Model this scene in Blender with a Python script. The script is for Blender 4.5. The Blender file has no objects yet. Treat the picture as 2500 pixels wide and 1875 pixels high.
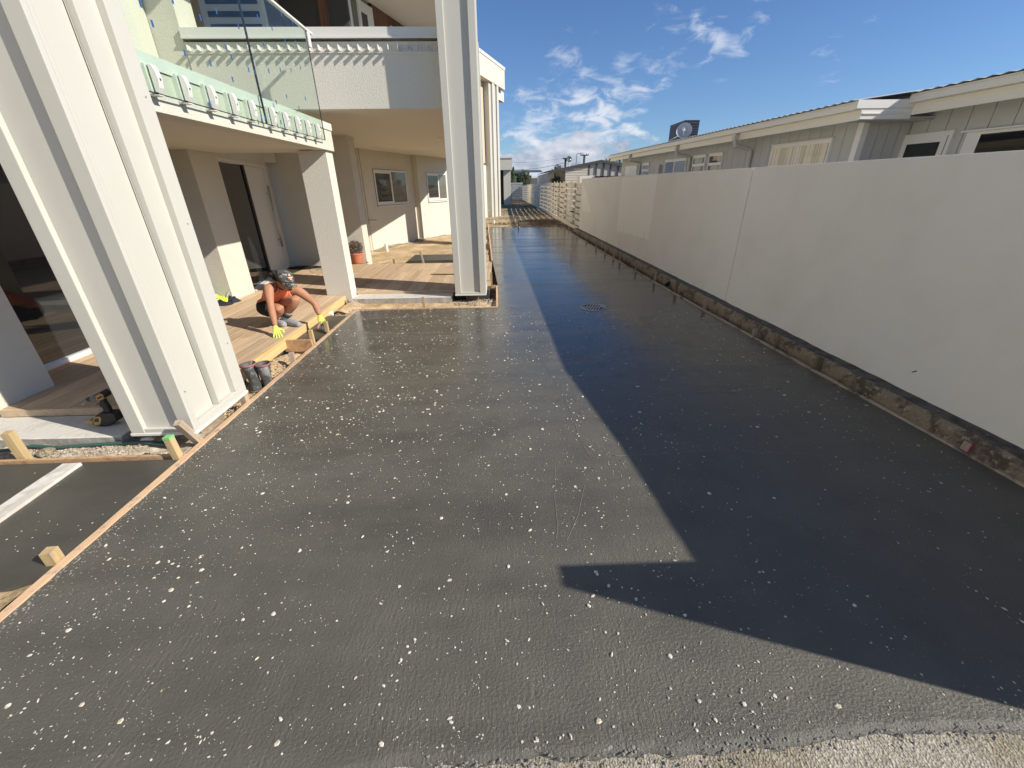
import bpy, bmesh, math, random
from mathutils import Vector, Matrix, noise
random.seed(7)
S = bpy.context.scene
COL = S.collection
R = math.radians
# ------------------------------------------------------------------ camera
F, VX, VY, ROLL, HC = 998.2, 1213.7, 459.0, -0.72, 1.65
W0, H0 = 2500.0, 1875.0
d_ = Vector((VX - W0/2, -(VY - H0/2), -F)).normalized()
hd = Vector((math.cos(R(ROLL)), -math.sin(R(ROLL)), 0))
Zc = hd.cross(d_).normalized(); Xc = d_.cross(Zc)
RW = Matrix((Xc, d_, Zc))            # camera vector -> world vector
cam = bpy.data.cameras.new('camera'); co = bpy.data.objects.new('camera', cam); COL.objects.link(co)
cam.sensor_fit = 'HORIZONTAL'; cam.sensor_width = 36.0; cam.lens = F/W0*36.0
cam.clip_start = 0.05; cam.clip_end = 3000
co.matrix_world = Matrix.Translation((0, 0, HC)) @ RW.to_4x4()
S.camera = co
S.render.resolution_x, S.render.resolution_y = 1024, 768
S.render.engine = 'CYCLES'
S.cycles.max_bounces = 8; S.cycles.diffuse_bounces = 4; S.cycles.transparent_max_bounces = 16
# ------------------------------------------------------------------ light
SD = Vector((1.0, -0.36, 0.69)).normalized()      # towards the sun
sun = bpy.data.lights.new('sun', 'SUN'); sun.energy = 4.8; sun.angle = R(0.53); sun.color = (1.0, 0.93, 0.82)
so = bpy.data.objects.new('sun', sun); COL.objects.link(so)
so.rotation_euler = SD.to_track_quat('Z', 'Y').to_euler(); so.location = SD*50
w = bpy.data.worlds.new('World'); S.world = w; w.use_nodes = True
S.view_settings.view_transform = 'Standard'; S.view_settings.look = 'None'
S.view_settings.exposure = 0.34; S.view_settings.gamma = 1.0; S.view_settings.use_curve_mapping = False
# view direction of a photograph pixel and the point where it meets a plane of the place
def ray(x, y): return RW @ Vector((x - W0/2, -(y - H0/2), -F))
def at_z(x, y, z=0.0):
    r = ray(x, y); return r*((z - HC)/r.z) + Vector((0, 0, HC))
def at_x(x, y, X):
    r = ray(x, y); return r*(X/r.x) + Vector((0, 0, HC))
def at_y(x, y, Y):
    r = ray(x, y); return r*(Y/r.y) + Vector((0, 0, HC))
def at_p(x, y, p, n):
    r = ray(x, y); o = Vector((0, 0, HC)); return o + r*((Vector(p) - o).dot(n)/r.dot(n))
def crop(x0, y0, k): return lambda x, y: (x0 + x/k, y0 + y/k)
# ---- sky: Nishita plus procedural clouds
def build_world():
    nt = w.node_tree; N = nt.nodes; L = nt.links
    for n in list(N): N.remove(n)
    out = N.new('ShaderNodeOutputWorld'); bg = N.new('ShaderNodeBackground')
    sky = N.new('ShaderNodeTexSky'); sky.sky_type = 'NISHITA'; sky.sun_disc = False
    sky.sun_elevation = math.asin(SD.z); sky.sun_rotation = math.atan2(SD.x, SD.y)
    sky.altitude = 0; sky.air_density = 1.0; sky.dust_density = 0.12; sky.ozone_density = 2.2
    tc = N.new('ShaderNodeTexCoord')
    def M(op, a, b=None, c=None):
        m = N.new('ShaderNodeMath'); m.operation = op
        for i, v in enumerate((a, b, c)):
            if v is None: continue
            if isinstance(v, (int, float)): m.inputs[i].default_value = v
            else: L.new(v, m.inputs[i])
        return m.outputs[0]
    nrm = N.new('ShaderNodeVectorMath'); nrm.operation = 'NORMALIZE'; L.new(tc.outputs['Generated'], nrm.inputs[0])
    D = nrm.outputs[0]
    wn = N.new('ShaderNodeTexNoise'); wn.inputs['Scale'].default_value = 5; wn.inputs['Detail'].default_value = 4; L.new(D, wn.inputs['Vector'])
    sub = N.new('ShaderNodeVectorMath'); sub.operation = 'SUBTRACT'; L.new(wn.outputs['Color'], sub.inputs[0]); sub.inputs[1].default_value = (.5, .5, .5)
    mad = N.new('ShaderNodeVectorMath'); mad.operation = 'MULTIPLY_ADD'; L.new(sub.outputs[0], mad.inputs[0]); mad.inputs[1].default_value = (.10, .10, .10); L.new(D, mad.inputs[2])
    DW = mad.outputs[0]
    def blob(px, py, rad, soft=1.0):
        v = ray(px, py).normalized()
        ds = N.new('ShaderNodeVectorMath'); ds.operation = 'DISTANCE'; L.new(DW, ds.inputs[0]); ds.inputs[1].default_value = v
        mr = N.new('ShaderNodeMapRange'); mr.interpolation_type = 'SMOOTHSTEP'
        L.new(ds.outputs['Value'], mr.inputs[0]); mr.inputs[1].default_value = rad; mr.inputs[2].default_value = rad*.15
        mr.inputs[3].default_value = 0; mr.inputs[4].default_value = soft
        return mr.outputs[0]
    hi = None
    for b in ((1385, 165, .10, .55), (1480, 120, .07, .42), (1640, 95, .09, .85), (1730, 75, .09, .9), (1385, 165, .09, .9), (1700, 20, .07, .6), (1860, 10, .10, .7), (1800, 95, .06, .7),
              (1540, 240, .10, 1.0), (1600, 215, .05, .9), (1440, 285, .17, 1.2), (1330, 310, .16, 1.1), (1500, 290, .12, 1.05), (1390, 330, .16, 1.1), (2010, 150, .055, .75), (2040, 75, .06, .65),
              (1770, 200, .035, .7), (1570, 285, .04, .5), (2150, 10, .06, .4), (1960, 60, .06, .45), (1255, 270, .06, .3)):
        s_ = blob(*b)
        hi = s_ if hi is None else M('MAXIMUM', hi, s_)
    mp = N.new('ShaderNodeMapping'); mp.inputs['Scale'].default_value = (1.0, 1.0, 2.2); mp.inputs['Rotation'].default_value = (0, R(-25), 0); L.new(D, mp.inputs['Vector'])
    n1 = N.new('ShaderNodeTexNoise'); n1.inputs['Scale'].default_value = 21; n1.inputs['Detail'].default_value = 8; n1.inputs['Roughness'].default_value = .58; n1.inputs['Distortion'].default_value = .5; L.new(mp.outputs[0], n1.inputs['Vector'])
    # general thin cloud field everywhere else
    n3 = N.new('ShaderNodeTexNoise'); n3.inputs['Scale'].default_value = 2.2; n3.inputs['Detail'].default_value = 3; L.new(D, n3.inputs['Vector'])
    sep = N.new('ShaderNodeSeparateXYZ'); L.new(D, sep.inputs[0])
    fld = N.new('ShaderNodeMapRange'); L.new(n3.outputs['Fac'], fld.inputs[0]); fld.inputs[1].default_value = .50; fld.inputs[2].default_value = .76; fld.inputs[4].default_value = .62
    cov = M('MAXIMUM', hi, fld.outputs[0])
    thr = M('SUBTRACT', .68, M('MULTIPLY', cov, .27))
    den = N.new('ShaderNodeMapRange'); den.interpolation_type = 'SMOOTHSTEP'; L.new(n1.outputs['Fac'], den.inputs[0]); L.new(thr, den.inputs[1]); L.new(M('ADD', thr, .30), den.inputs[2])
    wisp = M('MULTIPLY', den.outputs[0], M('MULTIPLY', cov, .80))
    # horizon cumulus bank
    mp2 = N.new('ShaderNodeMapping'); mp2.inputs['Scale'].default_value = (1, 1, 1.9); L.new(D, mp2.inputs['Vector'])
    n2 = N.new('ShaderNodeTexNoise'); n2.inputs['Scale'].default_value = 11; n2.inputs['Detail'].default_value = 9; n2.inputs['Roughness'].default_value = .52; L.new(mp2.outputs[0], n2.inputs['Vector'])
    el = sep.outputs['Z']
    band = N.new('ShaderNodeMapRange'); L.new(el, band.inputs[0]); band.inputs[1].default_value = .165; band.inputs[2].default_value = .04; band.inputs[3].default_value = -.12; band.inputs[4].default_value = .32
    # bank is highest to the left of the lane's end and runs out to the right
    azf = N.new('ShaderNodeMapRange'); L.new(sep.outputs['X'], azf.inputs[0]); azf.inputs[1].default_value = .16; azf.inputs[2].default_value = .50; azf.inputs[3].default_value = 0; azf.inputs[4].default_value = -.26
    q = M('ADD', M('ADD', n2.outputs['Fac'], band.outputs[0]), azf.outputs[0])
    cum = N.new('ShaderNodeMapRange'); cum.interpolation_type = 'SMOOTHSTEP'; L.new(q, cum.inputs[0]); cum.inputs[1].default_value = .60; cum.inputs[2].default_value = .70
    # cloud shading: bright tops, grey bases by comparing density with a sample shifted down
    off = N.new('ShaderNodeVectorMath'); off.operation = 'ADD'; L.new(mp2.outputs[0], off.inputs[0]); off.inputs[1].default_value = (.02, -.01, .045)
    n4 = N.new('ShaderNodeTexNoise'); n4.inputs['Scale'].default_value = 11; n4.inputs['Detail'].default_value = 5; n4.inputs['Roughness'].default_value = .5; L.new(off.outputs[0], n4.inputs['Vector'])
    dsh = M('SUBTRACT', n2.outputs['Fac'], n4.outputs['Fac'])
    shd = N.new('ShaderNodeMapRange'); L.new(dsh, shd.inputs[0]); shd.inputs[1].default_value = -.10; shd.inputs[2].default_value = .14
    cc = N.new('ShaderNodeMix'); cc.data_type = 'RGBA'; L.new(shd.outputs[0], cc.inputs['Factor']); cc.inputs['A'].default_value = (3.4, 3.9, 4.9, 1); cc.inputs['B'].default_value = (7.0, 7.3, 7.9, 1)
    # sky, gently graded towards the photograph's blue
    tint = N.new('ShaderNodeMix'); tint.data_type = 'RGBA'; tint.blend_type = 'MULTIPLY'; tint.inputs['Factor'].default_value = 1; L.new(sky.outputs[0], tint.inputs['A']); tint.inputs['B'].default_value = SKY_TINT
    m1 = N.new('ShaderNodeMix'); m1.data_type = 'RGBA'; L.new(wisp, m1.inputs['Factor']); L.new(tint.outputs['Result'], m1.inputs['A']); m1.inputs['B'].default_value = (6.3, 6.8, 7.8, 1)
    m2 = N.new('ShaderNodeMix'); m2.data_type = 'RGBA'; L.new(M('MULTIPLY', cum.outputs[0], .93), m2.inputs['Factor']); L.new(m1.outputs['Result'], m2.inputs['A']); L.new(cc.outputs['Result'], m2.inputs['B'])
    L.new(m2.outputs['Result'], bg.inputs['Color']); bg.inputs['Strength'].default_value = SKY_STR
    L.new(bg.outputs[0], out.inputs[0])
SKY_TINT = (.61, .78, 1.04, 1)
SKY_STR = 0.092
build_world()

# ------------------------------------------------------------------ mesh helpers
class MB:
    def __init__(s): s.v = []; s.f = []; s.m = []
    def add(s, vs, fs, mi=0):
        o = len(s.v); s.v += [tuple(v) for v in vs]; s.f += [tuple(i + o for i in f) for f in fs]; s.m += [mi]*len(fs); return s
    def box(s, x0, y0, z0, x1, y1, z1, mi=0):
        if x0 > x1: x0, x1 = x1, x0
        if y0 > y1: y0, y1 = y1, y0
        if z0 > z1: z0, z1 = z1, z0
        return s.add([(x0,y0,z0),(x1,y0,z0),(x1,y1,z0),(x0,y1,z0),(x0,y0,z1),(x1,y0,z1),(x1,y1,z1),(x0,y1,z1)],
              [(0,3,2,1),(4,5,6,7),(0,1,5,4),(1,2,6,5),(2,3,7,6),(3,0,4,7)], mi)
    def obox(s, c, u, v, n, a, b, t, mi=0):      # oriented: centre c, half sizes a,b,t along u,v,n
        c, u, v, n = map(Vector, (c, u, v, n)); P = []
        for k in (-1, 1):
            for i, j in ((-1,-1),(1,-1),(1,1),(-1,1)): P.append(c + u*a*i + v*b*j + n*t*k)
        return s.add(P, [(0,3,2,1),(4,5,6,7),(0,1,5,4),(1,2,6,5),(2,3,7,6),(3,0,4,7)], mi)
    def prism(s, poly, z0, z1, mi=0):            # vertical prism from an xy polygon (ccw)
        n = len(poly); P = [(p[0], p[1], z0) for p in poly] + [(p[0], p[1], z1) for p in poly]
        return s.add(P, [tuple(range(n-1, -1, -1)), tuple(range(n, 2*n))] + [(i, (i+1) % n, n + (i+1) % n, n + i) for i in range(n)], mi)
    def extrude(s, pts, vec, mi=0):              # planar 3d polygon swept along vec
        n = len(pts); vec = Vector(vec); P = [Vector(p) for p in pts]; P += [p + vec for p in P]
        return s.add(P, [tuple(range(n-1, -1, -1)), tuple(range(n, 2*n))] + [(i, (i+1) % n, n + (i+1) % n, n + i) for i in range(n)], mi)
    def tube(s, pts, r, n=8, mi=0, caps=True):
        pts = [Vector(p) for p in pts]; rs = r if isinstance(r, (list, tuple)) else [r]*len(pts)
        P = []; up = Vector((0, 0, 1)); pr = None
        for i, p in enumerate(pts):
            t = (pts[min(i+1, len(pts)-1)] - pts[max(i-1, 0)]).normalized()
            a = pr - t*pr.dot(t) if pr is not None else t.orthogonal()
            if pr is None and abs(t.z) < .95: a = up - t*up.dot(t)
            a.normalize(); pr = a; b = t.cross(a)
            for k in range(n):
                q = 2*math.pi*k/n; P.append(p + (a*math.cos(q) + b*math.sin(q))*rs[i])
        Fc = [(i*n + k, i*n + (k+1) % n, (i+1)*n + (k+1) % n, (i+1)*n + k) for i in range(len(pts)-1) for k in range(n)]
        if caps: Fc += [tuple(range(n-1, -1, -1)), tuple(range((len(pts)-1)*n, len(pts)*n))]
        return s.add(P, Fc, mi)
    def lathe(s, prof, c, n=20, axis=(0, 0, 1), mi=0, sy=1.0):
        ax = Vector(axis).normalized(); a = ax.orthogonal().normalized(); b = ax.cross(a); P = []; c = Vector(c)
        for r, z in prof:
            for k in range(n):
                q = 2*math.pi*k/n; P.append(c + ax*z + a*math.cos(q)*r + b*math.sin(q)*r*sy)
        m = len(prof)
        return s.add(P, [(i*n + k, i*n + (k+1) % n, (i+1)*n + (k+1) % n, (i+1)*n + k) for i in range(m-1) for k in range(n)], mi)
    def build(s, name, mat, parent=None, smooth=False, bevel=0, label=None, cat=None, group=None, kind=None, autos=None):
        me = bpy.data.meshes.new(name)
        org = root_loc(parent) if parent else Vector((0, 0, 0))
        me.from_pydata([tuple(Vector(v) - org) for v in s.v], [], s.f)
        for m in (mat if isinstance(mat, (list, tuple)) else [mat]): me.materials.append(m)
        for p, mi in zip(me.polygons, s.m): p.material_index = mi; p.use_smooth = smooth
        bm = bmesh.new(); bm.from_mesh(me); bmesh.ops.recalc_face_normals(bm, faces=bm.faces); bm.to_mesh(me); bm.free()
        me.update()
        o = bpy.data.objects.new(name, me); COL.objects.link(o)
        if parent: o.parent = parent
        if bevel:
            b = o.modifiers.new('bevel', 'BEVEL'); b.width = bevel; b.segments = 2; b.limit_method = 'ANGLE'; b.angle_limit = R(40)
        if autos:
            try: me.set_sharp_from_angle(angle=R(autos))
            except Exception: pass
        tag(o, label, cat, group, kind)
        return o
def root_loc(p):
    q = Vector((0, 0, 0))
    while p is not None: q += p.location; p = p.parent
    return q
def tag(o, label=None, cat=None, group=None, kind=None):
    if label: o['label'] = label
    if cat: o['category'] = cat
    if group: o['group'] = group
    if kind: o['kind'] = kind
    return o
def empty(name, loc, label, cat, group=None):
    o = bpy.data.objects.new(name, None); COL.objects.link(o); o.location = loc; o.empty_display_size = .1
    return tag(o, label, cat, group)
def inst(src, name, loc, parent=None, rot=None, scale=None, label=None, cat=None, group=None):
    o = bpy.data.objects.new(name, src.data); COL.objects.link(o); o.parent = parent
    o.location = Vector(loc) - (root_loc(parent) if parent else Vector((0, 0, 0)))
    if rot: o.rotation_euler = rot
    if scale: o.scale = scale
    return tag(o, label, cat, group)
def copy_tree(o, parent=None):
    c = o.copy(); COL.objects.link(c); c.parent = parent
    for ch in list(o.children): copy_tree(ch, c)
    return c

# ------------------------------------------------------------------ materials
def mk(name):
    m = bpy.data.materials.new(name); m.use_nodes = True; nt = m.node_tree
    return m, nt, nt.nodes, nt.links, nt.nodes['Principled BSDF']
def nz(N, L, vec, scale, detail=4, rough=.55, dist=0):
    n = N.new('ShaderNodeTexNoise'); n.inputs['Scale'].default_value = scale; n.inputs['Detail'].default_value = detail
    n.inputs['Roughness'].default_value = rough; n.inputs['Distortion'].default_value = dist; L.new(vec, n.inputs['Vector']); return n
def ramp(N, L, fac, stops):
    r = N.new('ShaderNodeValToRGB'); L.new(fac, r.inputs[0]); e = r.color_ramp.elements
    while len(e) > 1: e.remove(e[-1])
    e[0].position = stops[0][0]; e[0].color = (*stops[0][1], 1)
    for p, c in stops[1:]:
        k = e.new(p); k.color = (*c, 1)
    return r.outputs[0]
def c3(v): return v if isinstance(v, (tuple, list)) else (v, v, v)
def simple(name, col, rough=.5, bump=None, var=None, metal=0, spec=.5, coat=0, scale3=(1, 1, 1), local=False):
    """col base colour; var=(scale, other colour, lo, hi); bump=(scale, strength, distance)"""
    m, nt, N, L, B = mk(name)
    B.inputs['Base Color'].default_value = (*col, 1); B.inputs['Roughness'].default_value = rough
    B.inputs['Metallic'].default_value = metal; B.inputs['Specular IOR Level'].default_value = spec; B.inputs['Coat Weight'].default_value = coat
    if local: t = N.new('ShaderNodeTexCoord'); src = t.outputs['Object']
    else: g = N.new('ShaderNodeNewGeometry'); src = g.outputs['Position']
    mp = N.new('ShaderNodeMapping'); mp.inputs['Scale'].default_value = scale3; L.new(src, mp.inputs['Vector']); vec = mp.outputs[0]
    if var:
        vs = var if isinstance(var, list) else [var]; cur = None
        for (sc, other, lo, hi) in vs:
            n = nz(N, L, vec, sc, 6, .6)
            mr = N.new('ShaderNodeMapRange'); L.new(n.outputs['Fac'], mr.inputs[0]); mr.inputs[1].default_value = lo; mr.inputs[2].default_value = hi
            mx = N.new('ShaderNodeMix'); mx.data_type = 'RGBA'; L.new(mr.outputs[0], mx.inputs['Factor'])
            if cur is None: mx.inputs['A'].default_value = (*col, 1)
            else: L.new(cur, mx.inputs['A'])
            mx.inputs['B'].default_value = (*other, 1); cur = mx.outputs['Result']
        L.new(cur, B.inputs['Base Color'])
    if bump:
        n = nz(N, L, vec, bump[0], bump[3] if len(bump) > 3 else 3, .6)
        b = N.new('ShaderNodeBump'); b.inputs['Strength'].default_value = bump[1]; b.inputs['Distance'].default_value = bump[2]; L.new(n.outputs['Fac'], b.inputs['Height']); L.new(b.outputs[0], B.inputs['Normal'])
    return m
MAT = {}
MAT['stucco'] = simple('stucco_cream', (.63, .60, .51), .85, bump=(55, .55, .012, 4), var=[(3, (.60, .57, .485), .35, .75)], spec=.2)
MAT['stucco_grey'] = simple('stucco_pale_grey', (.66, .635, .56), .85, bump=(60, .6, .012, 4), spec=.2)
MAT['smooth'] = simple('painted_white_panel', (.565, .55, .485), .42, bump=(220, .04, .002), var=[(38, (.50, .485, .43), .66, .8), (2.0, (.54, .525, .46), .4, .8)], spec=.4)
MAT['metal_white'] = simple('white_powder_coat', (.72, .705, .655), .35, spec=.5)
MAT['soffit'] = simple('soffit_paint', (.66, .62, .54), .8, bump=(160, .15, .003), spec=.2)
MAT['wall_r'] = simple('boundary_render', (.89, .865, .795), .82, bump=(85, .42, .006, 5), var=[(.35, (.88, .84, .745), .42, .7), (1.6, (.82, .785, .70), .48, .8), (14, (.90, .86, .76), .62, .8), (55, (.77, .73, .64), .68, .8)], spec=.22)
MAT['patch'] = simple('lighter_render_patch', (.98, .955, .86), .85, bump=(85, .4, .006, 5), var=[(3, (.96, .93, .84), .5, .8)], spec=.2)
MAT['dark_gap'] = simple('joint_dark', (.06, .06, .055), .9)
MAT['alu'] = simple('window_frame_paint', (.72, .70, .64), .4)
MAT['rubber'] = simple('black_seal', (.012, .012, .012), .5)
MAT['steel'] = simple('galvanised', (.5, .5, .5), .35, metal=.8)
MAT['red'] = simple('red', (.3, .03, .03), .5)

def wood(name, c1, c2, dirv='Y', scale=1.0, rough=.65, dirt=None, bump=.25):
    m, nt, N, L, B = mk(name)
    tc = N.new('ShaderNodeTexCoord'); oi = N.new('ShaderNodeObjectInfo')
    ad = N.new('ShaderNodeVectorMath'); ad.operation = 'MULTIPLY_ADD'; 
    cmb = N.new('ShaderNodeCombineXYZ'); 
    for i in range(3): L.new(oi.outputs['Random'], cmb.inputs[i])
    L.new(cmb.outputs[0], ad.inputs[0]); ad.inputs[1].default_value = (37, 53, 71); L.new(tc.outputs['Object'], ad.inputs[2])
    mp = N.new('ShaderNodeMapping'); sc = {'X': (1.2, 22, 22), 'Y': (22, 1.2, 22), 'Z': (22, 22, 1.2)}[dirv]
    mp.inputs['Scale'].default_value = tuple(v*scale for v in sc); L.new(ad.outputs[0], mp.inputs['Vector'])
    n = nz(N, L, mp.outputs[0], 1.0, 6, .62, 1.2)
    cr = ramp(N, L, n.outputs['Fac'], [(.25, c2), (.5, c1), (.62, tuple(a*1.08 for a in c1)), (.8, c2)])
    # per-piece tone
    mr = N.new('ShaderNodeMapRange'); L.new(oi.outputs['Random'], mr.inputs[0]); mr.inputs[3].default_value = .80; mr.inputs[4].default_value = 1.12
    mx = N.new('ShaderNodeVectorMath'); mx.operation = 'SCALE'; L.new(cr, mx.inputs[0]); L.new(mr.outputs[0], mx.inputs['Scale'])
    cur = mx.outputs[0]
    if dirt:
        g = N.new('ShaderNodeNewGeometry'); dn = nz(N, L, g.outputs['Position'], dirt[1], 8, .65)
        dr = N.new('ShaderNodeMapRange'); L.new(dn.outputs['Fac'], dr.inputs[0]); dr.inputs[1].default_value = dirt[2]; dr.inputs[2].default_value = dirt[3]
        mm = N.new('ShaderNodeMix'); mm.data_type = 'RGBA'; L.new(dr.outputs[0], mm.inputs['Factor']); L.new(cur, mm.inputs['A']); mm.inputs['B'].default_value = (*dirt[0], 1); cur = mm.outputs['Result']
    L.new(cur, B.inputs['Base Color']); B.inputs['Roughness'].default_value = rough; B.inputs['Specular IOR Level'].default_value = .25
    b = N.new('ShaderNodeBump'); b.inputs['Strength'].default_value = bump; b.inputs['Distance'].default_value = .004; L.new(n.outputs['Fac'], b.inputs['Height']); L.new(b.outputs[0], B.inputs['Normal'])
    return m
MAT['deck'] = wood('decking_timber', (.59, .435, .28), (.44, .315, .195), 'Y', dirt=((.47, .38, .27), 1.7, .52, .75))
MAT['deckedge'] = wood('deck_edge_timber', (.60, .42, .20), (.44, .28, .12), 'Y', .7)
MAT['form'] = wood('formwork_pine', (.68, .46, .28), (.52, .33, .19), 'Y', .8, dirt=((.30, .27, .23), 14, .55, .68))
MAT['formx'] = wood('formwork_pine_cross', (.50, .32, .18), (.28, .15, .08), 'X', .5, dirt=((.36, .33, .29), 9, .6, .75))
MAT['stake'] = wood('stake_pine', (.53, .40, .21), (.38, .27, .13), 'Z', .9, dirt=((.30, .26, .2), 12, .6, .8))
MAT['stake_old'] = wood('stake_weathered', (.42, .33, .24), (.28, .2, .14), 'Z', .9, dirt=((.4, .37, .33), 12, .5, .7))
MAT['stake_wet'] = wood('stake_damp', (.17, .13, .085), (.10, .075, .05), 'Z', .9)
MAT['formwet'] = wood('formwork_damp', (.52, .43, .31), (.36, .28, .19), 'Y', .8, dirt=((.16, .13, .10), 5, .52, .62))
MAT['plank'] = wood('cement_splashed_plank', (.55, .51, .45), (.40, .36, .31), 'Y', .6, dirt=((.70, .68, .63), 9, .46, .58))
MAT['cedar'] = wood('cedar_cladding', (.15, .075, .045), (.09, .04, .025), 'Z', .6, bump=.1)
MAT['cedar_pale'] = wood('pale_cedar_cladding', (.74, .60, .42), (.62, .47, .30), 'Z', .6, bump=.1)
MAT['ply'] = wood('plywood_sheet', (.50, .37, .24), (.40, .29, .18), 'X', .4, bump=.05)

def wet_concrete(name, ybreak=True, base=.108):
    m, nt, N, L, B = mk(name)
    g = N.new('ShaderNodeNewGeometry'); sp = N.new('ShaderNodeSeparateXYZ'); L.new(g.outputs['Position'], sp.inputs[0])
    def MR(v, a, b, c, d, sm=True):
        r = N.new('ShaderNodeMapRange'); r.interpolation_type = 'SMOOTHSTEP' if sm else 'LINEAR'; L.new(v, r.inputs[0])
        for i, q in zip((1, 2, 3, 4), (a, b, c, d)): r.inputs[i].default_value = q
        return r.outputs[0]
    big = nz(N, L, g.outputs['Position'], .55, 5, .55); mid = nz(N, L, g.outputs['Position'], 3.2, 6, .6)
    # long screed streaks across the lane
    mp = N.new('ShaderNodeMapping'); mp.inputs['Scale'].default_value = (.35, 3.2, 1); L.new(g.outputs['Position'], mp.inputs['Vector'])
    stk = nz(N, L, mp.outputs[0], 1.0, 5, .55, .6)
    c = ramp(N, L, stk.outputs['Fac'], [(.25, (base*.80, base*.75, base*.62)), (.5, (base, base*.94, base*.76)), (.75, (base*1.14, base*1.07, base*.89))])
    c2 = ramp(N, L, mid.outputs['Fac'], [(.3, (.84, .84, .85)), (.5, (1, 1, 1)), (.7, (1.14, 1.13, 1.11))])
    mx = N.new('ShaderNodeMix'); mx.data_type = 'RGBA'; mx.blend_type = 'MULTIPLY'; mx.inputs['Factor'].default_value = 1; L.new(c, mx.inputs['A']); L.new(c2, mx.inputs['B'])
    L.new(mx.outputs['Result'], B.inputs['Base Color'])
    B.inputs['Specular IOR Level'].default_value = .5; B.inputs['IOR'].default_value = 1.5
    if ybreak:
        # trowelled and bleeding water far away, coarse and matt near the camera
        rr = MR(sp.outputs['Y'], 0.8, 5.5, .46, .15)
        rn = MR(stk.outputs['Fac'], .35, .7, -.05, .10)
        ad = N.new('ShaderNodeMath'); ad.operation = 'ADD'; L.new(rr, ad.inputs[0]); L.new(rn, ad.inputs[1]); L.new(ad.outputs[0], B.inputs['Roughness'])
    else: B.inputs['Roughness'].default_value = .48
    f1 = nz(N, L, g.outputs['Position'], 95, 4, .65); 
    mp2 = N.new('ShaderNodeMapping'); mp2.inputs['Scale'].default_value = (70, 16, 30); mp2.inputs['Rotation'].default_value = (0, 0, R(12)); L.new(g.outputs['Position'], mp2.inputs['Vector'])
    f2 = nz(N, L, mp2.outputs[0], 1.0, 3, .6)
    k = MR(sp.outputs['Y'], .9, 5.0, .95, .04) if ybreak else None
    b1 = N.new('ShaderNodeBump'); b1.inputs['Distance'].default_value = .006; L.new(f1.outputs['Fac'], b1.inputs['Height'])
    b2 = N.new('ShaderNodeBump'); b2.inputs['Distance'].default_value = .008; L.new(f2.outputs['Fac'], b2.inputs['Height']); L.new(b1.outputs[0], b2.inputs['Normal'])
    b3 = N.new('ShaderNodeBump'); b3.inputs['Distance'].default_value = .03; b3.inputs['Strength'].default_value = .10; L.new(stk.outputs['Fac'], b3.inputs['Height']); L.new(b2.outputs[0], b3.inputs['Normal'])
    if k is not None:
        L.new(k, b1.inputs['Strength']); kk = MR(sp.outputs['Y'], .8, 2.8, .60, .02); km = N.new('ShaderNodeMath'); km.operation = 'MULTIPLY'; L.new(kk, km.inputs[0]); L.new(MR(mid.outputs['Fac'], .38, .62, .10, 1.0), km.inputs[1]); L.new(km.outputs[0], b2.inputs['Strength'])
    else: b1.inputs['Strength'].default_value = .10; b2.inputs['Strength'].default_value = .03
    L.new(b3.outputs[0], B.inputs['Normal'])
    return m
MAT['wet'] = wet_concrete('fresh_wet_concrete')
MAT['wet2'] = wet_concrete('fresh_concrete_small_slab', False, .074)

def speckle(name, base, cols, sc, rough=.85, bump=.6, extra=None):
    m, nt, N, L, B = mk(name); g = N.new('ShaderNodeNewGeometry')
    v = N.new('ShaderNodeTexVoronoi'); v.inputs['Scale'].default_value = sc; L.new(g.outputs['Position'], v.inputs['Vector'])
    cr = ramp(N, L, v.outputs['Color'], [(0, cols[0]), (.35, cols[1]), (.6, cols[2]), (.85, base)])
    n = nz(N, L, g.outputs['Position'], sc*.6, 6, .7); n2 = nz(N, L, g.outputs['Position'], 1.3, 5, .6)
    mr = ramp(N, L, n.outputs['Fac'], [(.35, (.62, .62, .62)), (.6, (1.1, 1.1, 1.1))])
    mx = N.new('ShaderNodeMix'); mx.data_type = 'RGBA'; mx.blend_type = 'MULTIPLY'; mx.inputs['Factor'].default_value = 1; L.new(cr, mx.inputs['A']); L.new(mr, mx.inputs['B'])
    cur = mx.outputs['Result']
    m2 = ramp(N, L, n2.outputs['Fac'], [(.4, (1, 1, 1)), (.62, (.72, .68, .60))])
    mx2 = N.new('ShaderNodeMix'); mx2.data_type = 'RGBA'; mx2.blend_type = 'MULTIPLY'; mx2.inputs['Factor'].default_value = 1; L.new(cur, mx2.inputs['A']); L.new(m2, mx2.inputs['B'])
    L.new(mx2.outputs['Result'], B.inputs['Base Color']); B.inputs['Roughness'].default_value = rough; B.inputs['Specular IOR Level'].default_value = .25
    b = N.new('ShaderNodeBump'); b.inputs['Strength'].default_value = bump; b.inputs['Distance'].default_value = .01; L.new(v.outputs['Distance'], b.inputs['Height'])
    b2 = N.new('ShaderNodeBump'); b2.inputs['Strength'].default_value = bump*.8; b2.inputs['Distance'].default_value = .012; L.new(n.outputs['Fac'], b2.inputs['Height']); L.new(b.outputs[0], b2.inputs['Normal'])
    L.new(b2.outputs[0], B.inputs['Normal']); return m
MAT['oldconc'] = speckle('exposed_aggregate_concrete', (.43, .39, .31), [(.50, .46, .375), (.36, .32, .25), (.56, .52, .44)], 130)
MAT['sand'] = speckle('loose_sand', (.66, .50, .30), [(.66, .50, .31), (.58, .43, .26), (.72, .56, .36)], 60, .95, .35)
MAT['dirt'] = speckle('damp_soil', (.20, .14, .09), [(.22, .16, .10), (.16, .11, .07), (.26, .19, .12)], 30, .95, .6)
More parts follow.
